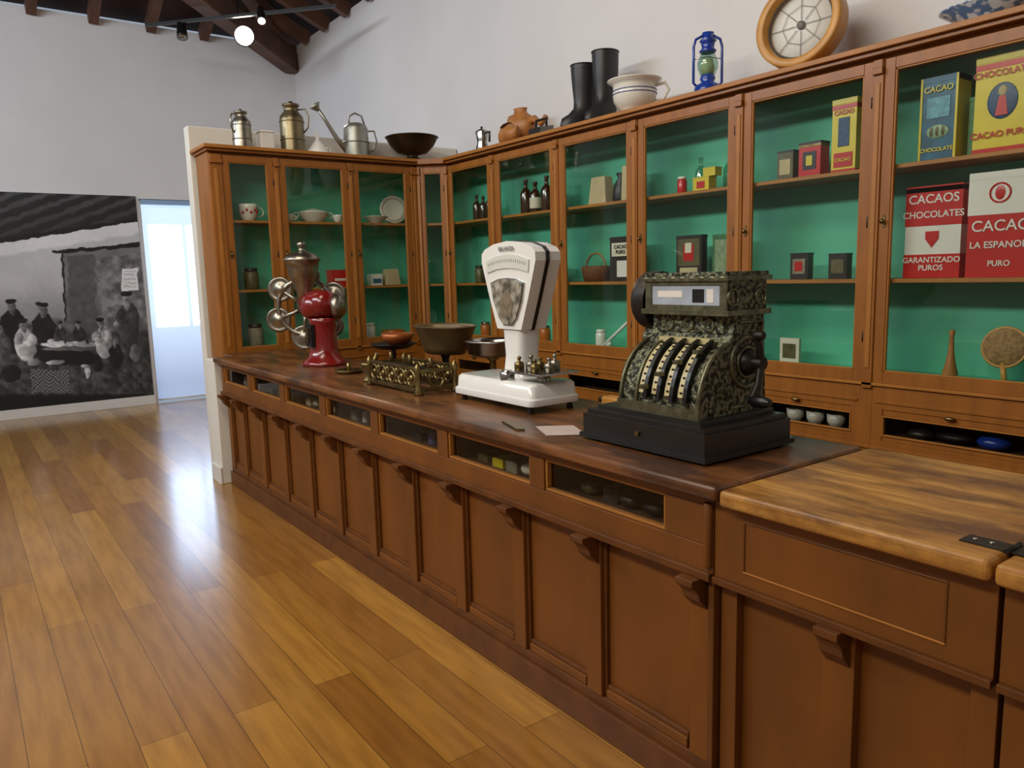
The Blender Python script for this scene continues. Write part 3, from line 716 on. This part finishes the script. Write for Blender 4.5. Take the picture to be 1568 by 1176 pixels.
o=M("metal_footed_bowl"); o.lathe([(.10,0),(.10,.012),(.05,.03),(.05,.05),(.13,.07),(.19,.13),(.225,.195),(.235,.20),(.225,.205),(.215,.195),(.18,.135),(.12,.085),(0,.08)],(-6.08,1.86,ZC),mat("blackened_copper",(92,78,54),.42,.8,var=.5),36); o.done()
o=M("moka_coffee_pot"); cx_,cy_=-5.40,2.14
o.lathe([(.055,0),(.06,.01),(.042,.08),(.042,.09),(.058,.165),(.055,.17),(.01,.19),(.012,.205),(0,.21)],(cx_,cy_,ZC),steel,10)
o.tube([(cx_+.05,cy_,ZC+.15),(cx_+.11,cy_,ZC+.15),(cx_+.105,cy_,ZC+.07)],.009,blackM,8)
o.prism([(0,0),(.035,.012),(0,-.05)],lambda a,bb,t:(cx_-.05-a,cy_-.01+.02*t,ZC+.155+bb),steel); o.done()
def clog(name,cx,cy,cz,dx,dy,L_,tilt=0):
    o=M(name); d=Vector((dx,dy,0)).normalized(); s_=Vector((-d.y,d.x,0)); rings=[]
    for t,wv,hv,zo in [(0,.3,.5,.35),(.06,.75,.9,.45),(.2,.9,1.0,.5),(.4,.85,.95,.48),(.6,1.0,1.0,.5),(.78,.95,.8,.42),(.9,.65,.6,.42),(.97,.35,.45,.55),(1.0,.12,.2,.68)]:
        c0=Vector((cx,cy,cz))+d*(t-.5)*L_+Vector((0,0,zo*.14+math.sin(tilt)*(t-.5)*L_))
        rings.append([c0+s_*math.cos(a)*wv*.058+Vector((0,0,1))*math.sin(a)*hv*.07 for a in [2*pi*i/16 for i in range(16)]])
    o.loft(rings,woodO)
    c0=Vector((cx,cy,cz+.135))-d*L_*.2+Vector((0,0,-.2*L_*math.sin(tilt)))
    o.lathe([(.055,0),(.048,.006),(.04,-.03),(0,-.04)],c0,mat("clog_hollow",(96,56,26),.7),16,(-d.x*.3,-d.y*.3,1),sc=(1.1,.8))
    return o.done()
clog("wooden_clog",-4.92,2.07,ZC,1,-.2,.28)
o=M("carved_wooden_jug"); cx_,cy_=-5.0,2.24
o.lathe([(.06,0),(.08,.03),(.125,.10),(.135,.16),(.10,.22),(.06,.25),(.055,.275),(.065,.285),(.045,.28)],(cx_,cy_,ZC),woodO,24,sc=(1.1,.75))
o.tube([(cx_+.09,cy_,ZC+.16),(cx_+.18,cy_,ZC+.18),(cx_+.26,cy_,ZC+.13),(cx_+.32,cy_,ZC+.17)],[.04,.028,.022,.024],woodO,10)
o.tube([(cx_-.06,cy_,ZC+.24),(cx_-.14,cy_,ZC+.24),(cx_-.18,cy_,ZC+.16),(cx_-.12,cy_,ZC+.09)],.018,woodO,10); o.done()
o=M("flat_iron"); o.prism([(-.11,-.05),(.03,-.05),(.12,0),(.03,.05),(-.11,.05)],lambda a,bb,t:(-4.52+a,2.08+bb,ZC+.05*t),iron); o.tube([(-4.60,2.08,ZC+.05),(-4.60,2.08,ZC+.11),(-4.48,2.08,ZC+.11),(-4.48,2.08,ZC+.05)],.01,iron,8); o.done(.004)
def boot(name,cx,cy,ang,h,lean=0):
    o=M(name); d=Vector((math.cos(ang),math.sin(ang),0)); s_=Vector((-d.y,d.x,0)); Z_=Vector((0,0,1)); B=Vector((cx,cy,ZC))
    P=[]
    for t,cf,ra,rb in [(0,.03,.135,.056),(.03,.03,.137,.058),(.07,.025,.13,.058),(.10,.0,.105,.058),(.14,-.02,.086,.058),(.19,-.02,.082,.060),(.27,-.018,.088,.070),(.35,-.016,.093,.080),(h,-.015,.096,.086)]:
        c0=B+d*cf+Z_*t+s_*lean*t
        P.append([c0+d*math.cos(a)*ra+s_*math.sin(a)*rb for a in [2*pi*i/20 for i in range(20)]])
    o.loft(P,rubber,cap=False)
    o.add(P[0],[tuple(range(19,-1,-1))],rubber); 
    top=[p-Z_*.03 for p in P[-1]]; o.add(top,[tuple(range(20))],blackM)
    o.tube(P[-1],.005,rubber,6,True)
    o.loft([[B+d*(.03+.14*math.cos(a))+s_*math.sin(a)*.06+Z_*zz for a in [2*pi*i/20 for i in range(20)]] for zz in (0,.018)],blackM)
    return o.done()
boot("rubber_boot",-4.22,2.20,-1.95,.43,0)
boot("rubber_boot",-4.00,2.20,-1.6,.47,0)
def pot(name,cx,cy,cz,sc,mt,band=True):
    o=M(name); P=[(.07,0),(.072,.012),(.10,.03),(.125,.07),(.13,.11),(.125,.15),(.135,.165),(.16,.18),(.162,.186),(.135,.178),(.118,.15),(.12,.10),(.10,.05),(0,.03)]
    o.lathe([(a*sc,bb*sc) for a,bb in P],(cx,cy,cz),mt,36)
    if band:
        for zz,rr in ((.105,.1305),(.125,.1295)): o.ring((cx,cy,cz+zz*sc),(0,0,1),rr*sc,.003,mat("blue_line",(60,80,150),.3),36,6)
    d=Vector((.8,.6,0)); c0=Vector((cx,cy,cz))
    o.tube([c0+d*.125*sc+Vector((0,0,.15*sc)),c0+d*.18*sc+Vector((0,0,.16*sc)),c0+d*.20*sc+Vector((0,0,.12*sc)),c0+d*.17*sc+Vector((0,0,.07*sc)),c0+d*.125*sc+Vector((0,0,.06*sc))],.010*sc,mt,8)
    return o.done()
pot("enamel_chamber_pot",-3.64,2.13,ZC,1.08,porc)
o=M("hurricane_lantern"); cx_,cy_=-3.06,2.14
o.lathe([(.075,0),(.078,.01),(.075,.05),(.05,.065),(.035,.075),(.045,.09),(.04,.11)],(cx_,cy_,ZC),blueP,24)
o.lathe([(.04,.11),(.058,.15),(.06,.18),(.045,.22),(.035,.235)],(cx_,cy_,ZC),bottleG,24)
o.lathe([(.03,.11),(.04,.15),(.03,.20),(0,.21)],(cx_,cy_,ZC),mat("cream_wick",(220,210,170),.6),14)
o.lathe([(.045,.235),(.05,.245),(.035,.26),(.04,.29),(.05,.30),(.03,.32),(.035,.345),(0,.35)],(cx_,cy_,ZC),blueP,20)
d=Vector((.6,.8,0))
for sg in (-1,1):
    e=Vector((cx_,cy_,ZC))
    o.tube([e+d*sg*.06+Vector((0,0,.05)),e+d*sg*.082+Vector((0,0,.07)),e+d*sg*.082+Vector((0,0,.27)),e+d*sg*.07+Vector((0,0,.31)),e+d*sg*.03+Vector((0,0,.33))],.008,blueP,8)
o.tube([(cx_-.05,cy_-.066,ZC+.20),(cx_+.0,cy_,ZC+.215),(cx_+.05,cy_+.066,ZC+.20)],.003,steel,6); o.done()
o=M("round_wooden_sieve"); c0=Vector((-2.45,2.13,ZC+.227)); ax=Vector((.15,-1,.12)).normalized()
o.lathe([(.180,-.05),(.222,-.05),(.222,.05),(.216,.055),(.186,.055),(.180,.05),(.180,-.05)],c0,rimW,48,ax)
o.lathe([(0,-.012),(.185,-.012),(.185,-.008),(0,-.008)],c0,meshM,40,ax)
o.ring(c0+ax*.01,ax,.168,.006,mat("dark_hoop",(70,60,50),.5),40,8)
q=Vector((0,0,1)).rotation_difference(ax).to_matrix()
for k in range(8):
    a=2*pi*k/8+.2; o.cyl(c0+q@Vector((.03*math.cos(a),.03*math.sin(a),0)),c0+q@Vector((.165*math.cos(a),.165*math.sin(a),0)),.0016,.0016,greyL,6)
    a2=a+2*pi/8
    o.cyl(c0+q@Vector((.10*math.cos(a),.10*math.sin(a),0)),c0+q@Vector((.10*math.cos(a2),.10*math.sin(a2),0)),.0012,.0012,greyL,6)
o.lathe([(.022,-.004),(.022,.006),(0,.01)],c0,greyL,16,ax)
o.done()
o=M("patterned_serving_dish"); o.lathe([(.10,0),(.10,.01),(.13,.03),(.20,.075),(.205,.08),(.19,.078),(.12,.04),(0,.035)],(-1.56,2.16,ZC),mat("blue_white_ceramic",(205,212,218),.2,col2=(90,120,160),scale=28,mid=(.45,.55)),36,sc=(1,.75)); o.done()

# ---------------------------------------------------------------- shelf goods
def tin(name,x0,x1,y0,dp,z0,h,mt,lid=None,trim=None):
    o=M(name); o.box(x0,x1,y0,y0+dp,z0,z0+h*.93,mt)
    o.box(x0-.002,x1+.002,y0-.002,y0+dp+.002,z0+h*.93,z0+h,lid or mt)
    if trim:
        o.box(x0-.0015,x1+.0015,y0-.0015,y0+dp+.0015,z0,z0+h*.05,trim); o.box(x0-.0015,x1+.0015,y0-.0015,y0+dp+.0015,z0+h*.86,z0+h*.92,trim)
    return o
def label(o,x0,x1,y,z0,z1,mt): o.box(x0,x1,y-.003,y+.001,z0,z1,mt)
def bottle(name,x,y,z0,h,r,mt,cap=None,lab=None):
    o=M(name); o.lathe([(r*.95,0),(r,.01),(r,h*.58),(r*.85,h*.66),(r*.35,h*.76),(r*.32,h*.9),(r*.42,h*.91),(r*.42,h*.94)],(x,y,z0),mt,20)
    if lab: o.lathe([(r*1.01,h*.15),(r*1.02,h*.16),(r*1.02,h*.48),(r*1.01,h*.49)],(x,y,z0),lab,20)
    o.lathe([(r*.3,h*.93),(r*.42,h*.95),(r*.42,h*.99),(0,h)],(x,y,z0),cap or mt,14); return o.done()
def jar(name,x,y,z0,h,r,mt,lid):
    o=M(name); o.lathe([(r*.9,0),(r,.01),(r,h*.75),(r*.8,h*.84)],(x,y,z0),mt,20); o.lathe([(r*.85,h*.84),(r*.88,h*.86),(r*.88,h*.98),(0,h)],(x,y,z0),lid,20); return o.done()
def cup(name,x,y,z0,h,r,mt,band=None):
    o=M(name); o.lathe([(r*.6,0),(r*.65,.005),(r*.95,h*.3),(r,h*.8),(r*1.05,h),(r*.98,h),(r*.9,h*.5),(0,h*.1)],(x,y,z0),mt,24)
    if band:
        for k in range(7):
            a=-.9+k*.45; o.ell((x+r*math.cos(a)*.98,y+r*math.sin(a)*.98,z0+h*(.5+.14*(k%2))),(.010,.010,.012),band,8,6)
    o.ring((x+r*.1,y+r*1.15,z0+h*.55),(1,0,0),h*.28,.005,mt,14,6)
    return o.done()
YS=2.15
ZS1=S1+.001; ZS2=S2+.001; ZS0=.961
orangeG=mat("orange_glaze",(190,96,30),.3)
for i,xx in enumerate([-5.60,-5.50,-5.40]): bottle("brown_glass_bottle",xx,2.2,ZS1,.22-.02*(i%2),.035,brnG)
for i,xx in enumerate([-4.90,-4.78,-4.64,-4.52]): bottle("brown_glass_bottle",xx,2.2,ZS1,.27-.03*(i%2),.045,brnG,None,paperM if i%2 else None)
jar("ceramic_apothecary_jar",-5.0,2.2,ZS0,.16,.05,porc,pewter)
jar("ceramic_apothecary_jar",-4.72,2.22,ZS0,.13,.045,orangeG,pewter)
jar("ceramic_apothecary_jar",-5.55,2.22,ZS0,.13,.045,orangeG,pewter)
jar("ceramic_apothecary_jar",-5.38,2.22,ZS0,.17,.05,porc,porc)
for i,xx in enumerate([-5.58,-5.46,-5.34]): jar("tin_canister",xx,2.2,ZS2,.15+.02*(i%2),.045,blkT if i%2 else oliveT,blkT)
for i,xx in enumerate([-4.92,-4.80,-4.66,-4.54]): jar("tin_canister",xx,2.2,ZS2,.17-.02*(i%2),.048,oliveT if i%2 else mutedT,blkT)
o=M("paper_packet"); o.taper(-4.12,-3.94,YS,YS+.10,ZS1,S1+.19,.75,beigeT); o.done(.006)
o=M("cloth_bag"); o.lathe([(.05,0),(.06,.03),(.05,.12),(.02,.17),(.035,.20)],(-3.88,2.24,ZS1),rubber,14); o.done()
o=M("paper_packet"); o.taper(-3.79,-3.68,YS,YS+.08,ZS1,S1+.23,.9,beigeT); o.done(.006)
o=M("woven_basket"); o.lathe([(.10,0),(.12,.07),(.125,.11),(.115,.11),(.09,.02),(0,.015)],(-4.12,2.22,ZS2),mat("dark_wicker",(120,78,44),.8,var=.45,scale=60,bump=.4),24,sc=(1,.7)); o.ring((-4.12,2.22,S2+.10),(0,1,0),.10,.008,basketM,20,6,pi,2*pi); o.done()
o=tin("printed_notice_box",-3.92,-3.70,YS+.02,.04,ZS2,.30,blkT); label(o,-3.90,-3.72,YS+.02,S2+.17,S2+.26,paperM); label(o,-3.85,-3.74,YS+.02,S2+.03,S2+.14,whT); o=o.done(); text("CACAO\nPURO",(-3.81,YS+.012,S2+.215),.035,blackM,o)
jar("glass_storage_jar",-4.05,2.2,ZS0,.13,.04,porc,whT)
o=M("white_rolling_pin"); o.cyl((-3.98,2.15,.975),(-3.78,2.28,1.20),.012,.012,whT,10); o.cyl((-3.96,2.17,.984),(-3.93,2.19,1.0),.018,.018,whT,10); o.done()
o=M("dark_glazed_bowl"); o.lathe([(.05,0),(.09,.05),(.11,.10),(.10,.10),(.04,.01),(0,.01)],(-3.66,2.24,ZS0),mat("dark_glaze",(60,70,66),.3),24); o.done()
jar("small_red_jar",-3.30,2.2,ZS1,.11,.03,redT,whT)
o=tin("yellow_soap_box",-3.18,-3.06,YS+.01,.07,ZS1,.085,yelT); label(o,-3.15,-3.09,YS+.01,S1+.02,S1+.06,redT); o.done()
o=tin("yellow_soap_box",-3.12,-3.03,YS+.03,.06,S1+.088,.05,yelT); o.done()
o=M("glass_decanter"); o.lathe([(.06,0),(.065,.01),(.065,.12),(.03,.18),(.02,.20),(.02,.24),(.03,.25)],(-2.96,2.27,ZS1),bottleG,24); o.lathe([(.015,.24),(.03,.27),(.02,.30),(0,.31)],(-2.96,2.27,S1),bottleG,16); o.done()
bottle("green_oil_bottle",-3.22,2.28,ZS1,.22,.035,bottleG)
o=tin("picture_card_box",-3.30,-3.10,YS,.05,ZS2,.275,blkT); label(o,-3.285,-3.115,YS,S2+.09,S2+.255,oliveT); label(o,-3.24,-3.16,YS-.001,S2+.12,S2+.22,redT); label(o,-3.27,-3.13,YS,S2+.02,S2+.08,beigeT); label(o,-3.225,-3.175,YS-.004,S2+.17,S2+.23,paperM); o.done()
o=tin("green_printed_packet",-3.05,-2.91,YS+.04,.05,ZS2,.27,greenT); label(o,-3.03,-2.93,YS+.04,S2+.03,S2+.24,mat("pale_green_print",(150,170,130),.5,var=.4,scale=40)); o.done()
o=M("enamel_saucepan"); o.lathe([(.08,0),(.09,.01),(.09,.09),(.095,.09),(.085,.085),(.08,.01),(0,.01)],(-3.05,2.22,ZS0),blueP,24); o.cyl((-2.96,2.22,1.03),(-2.84,2.22,1.05),.01,.01,blueP,8); o.done()
o=tin("dark_biscuit_tin",-2.585,-2.49,YS,.07,ZS1,.155,oliveT,blkT); label(o,-2.57,-2.505,YS,S1+.03,S1+.11,beigeT); o.done()
o=tin("red_biscuit_tin",-2.455,-2.33,YS,.08,ZS1,.18,redT,blkT,brass); label(o,-2.43,-2.355,YS,S1+.04,S1+.13,blkT); label(o,-2.41,-2.375,YS-.002,S1+.06,S1+.11,yelT); o=o.done()
o=tin("yellow_cocoa_tin",-2.27,-2.14,YS,.09,ZS1,.36,yelT,yelT,redT); label(o,-2.255,-2.155,YS,S1+.03,S1+.10,redT); label(o,-2.235,-2.175,YS,S1+.13,S1+.27,mat("blue_figure_print",(50,80,120),.4,var=.5,scale=60)); o=o.done(.001)
text("CACAO",(-2.205,YS-.006,S1+.295),.03,redT,o); text("CACAO",(-2.205,YS-.006,S1+.065),.024,yelT,o)
o=tin("small_black_tin",-2.49,-2.385,YS,.05,ZS2,.14,blkT); label(o,-2.475,-2.40,YS,S2+.03,S2+.11,mutedT); label(o,-2.46,-2.415,YS-.002,S2+.045,S2+.095,redT); o.done()
o=tin("small_black_tin",-2.265,-2.165,YS,.05,ZS2,.13,blkT); label(o,-2.25,-2.18,YS,S2+.03,S2+.10,oliveT); o.done()
o=M("small_booklet"); o.box(-2.55,-2.43,YS+.01,YS+.03,ZS0,1.11,paperM); o.box(-2.53,-2.45,YS+.006,YS+.011,1.0,1.08,oliveT); o.done(.002)
# bay 6
o=tin("blue_cocoa_tin",-1.83,-1.67,YS,.12,ZS1,.37,blueT,blueT)
for p,q in [(-1.832,-1.822),(-1.678,-1.668)]: o.box(p,q,YS-.003,YS+.123,ZS1,S1+.37,yelT)
label(o,-1.80,-1.70,YS,S1+.19,S1+.28,mat("light_blue_print",(110,170,190),.4,var=.4,scale=50)); o.ell((-1.75,YS-.002,S1+.13),(.05,.004,.03),mat("pale_print",(150,176,140),.4,var=.4,scale=60),16,8)
for xx in (-1.775,-1.75,-1.725): o.ell((xx,YS-.005,S1+.13),(.008,.003,.022),oliveT,10,6)
o=o.done(.001)
text("CACAO",(-1.75,YS-.006,S1+.315),.036,yelT,o); text("CHOCOLATE",(-1.75,YS-.006,S1+.05),.024,yelT,o)
o=tin("green_tea_tin",-1.64,-1.60,YS+.05,.06,ZS1,.26,greenT); o.done()
o=tin("yellow_cocoa_tin",-1.585,-1.36,YS-.03,.13,ZS1,.40,yelT,yelT,redT)
o.ell((-1.475,YS-.031,S1+.21),(.06,.004,.075),mat("blue_figure_print",(50,80,120),.4),20,10); o.ell((-1.475,YS-.034,S1+.25),(.018,.004,.022),beigeT,12,8); o.taper(-1.50,-1.45,YS-.037,YS-.031,S1+.15,S1+.23,.5,redT); o=o.done(.001)
text("CHOCOLATES",(-1.475,YS-.037,S1+.325),.036,redT,o); text("CACAO PURO",(-1.475,YS-.037,S1+.075),.036,redT,o)
o=tin("red_white_chocolate_tin",-1.87,-1.62,YS-.01,.14,ZS2,.42,whT,redT)
o.box(-1.872,-1.618,YS-.012,YS+.132,S2+.24,S2+.415,redT); o.box(-1.872,-1.618,YS-.012,YS+.132,ZS2,S2+.11,redT)
o.prism([(-.03,.035),(.03,.035),(.03,0),(0,-.04),(-.03,0)],lambda a,bb,t:(-1.745+a,YS-.014+.004*t,S2+.18+bb),redT); o=o.done(.001)
text("CACAOS",(-1.745,YS-.014,S2+.36),.056,whT,o); text("CHOCOLATES",(-1.745,YS-.014,S2+.29),.042,whT,o); text("GARANTIZADO\nPUROS",(-1.745,YS-.014,S2+.065),.036,whT,o)
o=tin("red_cocoa_tin",-1.585,-1.30,YS-.03,.15,ZS2,.45,redT,whT)
o.box(-1.587,-1.298,YS-.032,YS+.122,S2+.27,S2+.42,whT); o.ring((-1.46,YS-.034,S2+.36),(0,1,0),.04,.004,redT,20,6); o.ell((-1.46,YS-.033,S2+.36),(.02,.003,.03),redT,12,8); o=o.done(.001)
text("CACAO",(-1.45,YS-.034,S2+.22),.066,whT,o); text("LA ESPANOLA",(-1.445,YS-.034,S2+.14),.040,whT,o); text("PURO",(-1.45,YS-.034,S2+.06),.034,whT,o)
o=M("wooden_spindle"); o.lathe([(.03,0),(.035,.02),(.02,.08),(.012,.14),(.010,.20),(.014,.22),(.006,.23)],(-1.66,2.2,ZS0),woodO,14); o.done()
o=M("round_wicker_paddle"); o.lathe([(.0,0),(.085,0),(.09,.008),(.085,.016),(0,.014)],(-1.44,2.22,1.12),basketM,28,(.1,-1,.2)); o.cyl((-1.44,2.2,1.05),(-1.42,2.18,.964),.012,.012,rimW,10); o.ring((-1.44,2.21,1.12),(.1,-1,.2),.088,.007,rimW,28,8); o.done()
cup("floral_teacup",-6.14,.41,ZS1,.13,.07,porc,redT)
o=M("soup_tureen"); o.lathe([(.06,0),(.07,.01),(.11,.05),(.125,.08),(.13,.085),(.10,.095),(.03,.115),(0,.12)],(-6.18,.96,ZS1),porc,28,sc=(.8,1.0)); o.ring((-6.18,1.11,S1+.06),(1,0,0),.022,.006,porc,14,6); o.ring((-6.18,.81,S1+.06),(1,0,0),.022,.006,porc,14,6); o.done()
cup("porcelain_cup",-6.10,.71,ZS1,.06,.045,porc); cup("porcelain_cup",-6.08,1.13,ZS1,.06,.04,porc)
o=M("porcelain_bowl"); o.lathe([(.04,0),(.05,.01),(.11,.055),(.115,.06),(.10,.055),(.03,.01),(0,.01)],(-6.14,1.50,ZS1),porc,24); o.done()
o=M("standing_plate"); o.lathe([(0,0),(.07,0),(.125,.018),(.125,.022),(.07,.006),(0,.006)],(-6.26,1.74,S1+.132),porc,32,(1,-.3,.2)); o.ring((-6.245,1.736,S1+.135),(1,-.3,.2),.10,.003,mat("gold_line",(160,120,60),.3),30,6); o.done()
o=tin("red_paint_tin",-6.2,-6.08,1.05,.16,ZS2,.14,redT); o.box(-6.081,-6.077,1.07,1.19,S2+.05,S2+.07,whT); o.done()
o=M("white_carton"); o.box(-6.2,-6.1,1.42,1.52,ZS2,S2+.10,whT); o.box(-6.10,-6.098,1.43,1.51,S2+.02,S2+.06,blueT); o.done(.003)
o=M("paper_packet"); o.taper(-6.2,-6.1,1.56,1.70,ZS2,S2+.14,.8,beigeT); o.done(.004)
o=M("orange_ceramic_dish"); o.lathe([(.05,0),(.08,.03),(.11,.07),(.10,.07),(.05,.01),(0,.01)],(-6.14,1.62,ZS0),orangeG,28); o.done()
jar("tin_canister",-6.15,.85,ZS0,.16,.05,oliveT,blkT); jar("ceramic_apothecary_jar",-6.15,1.05,ZS0,.18,.055,porc,porc)
jar("tin_canister",-6.15,.40,ZS2,.17,.055,oliveT,blkT); jar("tin_canister",-6.15,.40,ZS0,.20,.06,mutedT,blkT); jar("ceramic_apothecary_jar",-6.15,1.40,ZS0,.15,.05,porc,porc)
o=M("white_cups_row")
for i in range(3): o.lathe([(.03,0),(.045,.03),(.048,.07),(.04,.07),(0,.01)],(-2.42+.12*i,2.13,.662),porc,16)
o.done()
o=M("blue_cloth_bundle"); o.ell((-1.43,2.14,.70),(.07,.06,.035),blueP,14,8); o.ell((-1.60,2.16,.695),(.09,.06,.03),iron,14,8); o.ell((-1.75,2.14,.69),(.06,.05,.028),blkT,14,8); o.done()
# counter drawer goods
o=M("drawer_sundries"); rr=random.Random(5)
pal=[[mutedT,beigeT],[oliveT,pewter],[mutedT,paperM,beigeT],[paperM,mutedT,beigeT],[mat("lilac_card",(104,104,160),.5,var=.3),mutedT,blkT],[yelT,mutedT,oliveT,paperM],[pewter,mutedT,oliveT,blkT,iron]]
for k in range(7):
    a=X0+W*k+.07
    for i in range(5):
        xx=a+.05+.1*i+rr.uniform(-.015,.015); mt=pal[k][rr.randrange(len(pal[k]))]; t=rr.randrange(4); yy=.10+rr.uniform(0,.03)
        if t in(0,3): o.box(xx-.04,xx+.03,yy,yy+.09,.751,.751+rr.uniform(.03,.065),mt)
        elif t==1: o.lathe([(.022,0),(.026,.005),(.024,.05),(.012,.062),(0,.064)],(xx,yy+.02,.751),mt,14)
        else: o.ell((xx,yy+.03,.776),(.045,.03,.024),mt,12,8)
o.done(.002,1)

# ---------------------------------------------------------------- track lights
glow=mat("lamp_face_glow",(255,240,214),.5,emis=30)
glow2=mat("lamp_face_dim",(255,246,230),.5,emis=1.2)
tl=M("track_rail"); beam(tl,(-9.2,.45,4.22),(-7.6,1.9,4.22),.035,.03,blackM); beam(tl,(-8.4,1.17,4.235),(-8.4,1.18,4.9),.02,.02,blackM); tl.done()
def spot(name,p,d,gm,wd=.06,ln=.2):
    o=M(name); p=Vector(p); d=Vector(d).normalized()
    o.lathe([(wd*.6,-ln),(wd*.8,-ln*.9),(wd,-.02),(wd,0)],p,blackM,20,d)
    o.lathe([(0,.001),(wd*.86,.001),(wd*.86,.006),(0,.012)],p,gm,20,d)
    q=p-d*ln*.5
    o.cyl(q,(q.x,q.y,4.20),.010,.010,blackM,8); o.done()
spot("track_spotlight",(-8.63,1.30,4.10),(.9,-.32,-.28),glow,.11)
spot("track_spotlight",(-8.85,.72,4.05),(.4,-.1,-.9),pewter,.055)
spot("track_spotlight",(-8.12,1.32,4.12),(.6,-.2,-.7),glow2,.045,.24)

# ---------------------------------------------------------------- lights
def area(name,loc,target,sx,sy,p,col):
    l=bpy.data.lights.new(name,'AREA'); l.shape='RECTANGLE'; l.size=sx; l.size_y=sy; l.energy=p; l.color=col
    o=bpy.data.objects.new(name,l); scene.collection.objects.link(o); o.location=loc
    o.rotation_euler=(Vector(target)-Vector(loc)).to_track_quat('-Z','Y').to_euler(); return o
area("cool_fill_south",(-7.0,YF+.25,4.25),(-8.0,1.5,1.4),4.5,.5,175,(.82,.91,1))  # added cool fill standing in for daylight; the south wall has no opening
area("cabinet_fill_south",(-2.0,YF+.25,4.25),(-2.6,2.2,1.6),5,.5,165,(1,.94,.84))  # added fill to brighten the cabinet interior, no fixture modelled
area("warm_fill_overhead",(-3.2,-1.2,4.6),(-3.2,.4,.9),2.4,.8,60,(1,.88,.72))  # added warm fill from above, not a fixture of the room
def sl(name,loc,target,p,ang,col,rad=.05):
    l=bpy.data.lights.new(name,'SPOT'); l.energy=p; l.spot_size=math.radians(ang); l.spot_blend=.6; l.color=col; l.shadow_soft_size=rad
    o=bpy.data.objects.new(name,l); scene.collection.objects.link(o); o.location=loc
    o.rotation_euler=(Vector(target)-Vector(loc)).to_track_quat('-Z','Y').to_euler()
sl("spot_lamp",(-8.5,1.25,4.05),(-4.5,-.5,0),150,70,(1,.9,.75),.08)
wd=bpy.data.worlds.new("world"); scene.world=wd; wd.use_nodes=True; wd.node_tree.nodes["Background"].inputs[0].default_value=(.6,.7,.85,1); wd.node_tree.nodes["Background"].inputs[1].default_value=.5
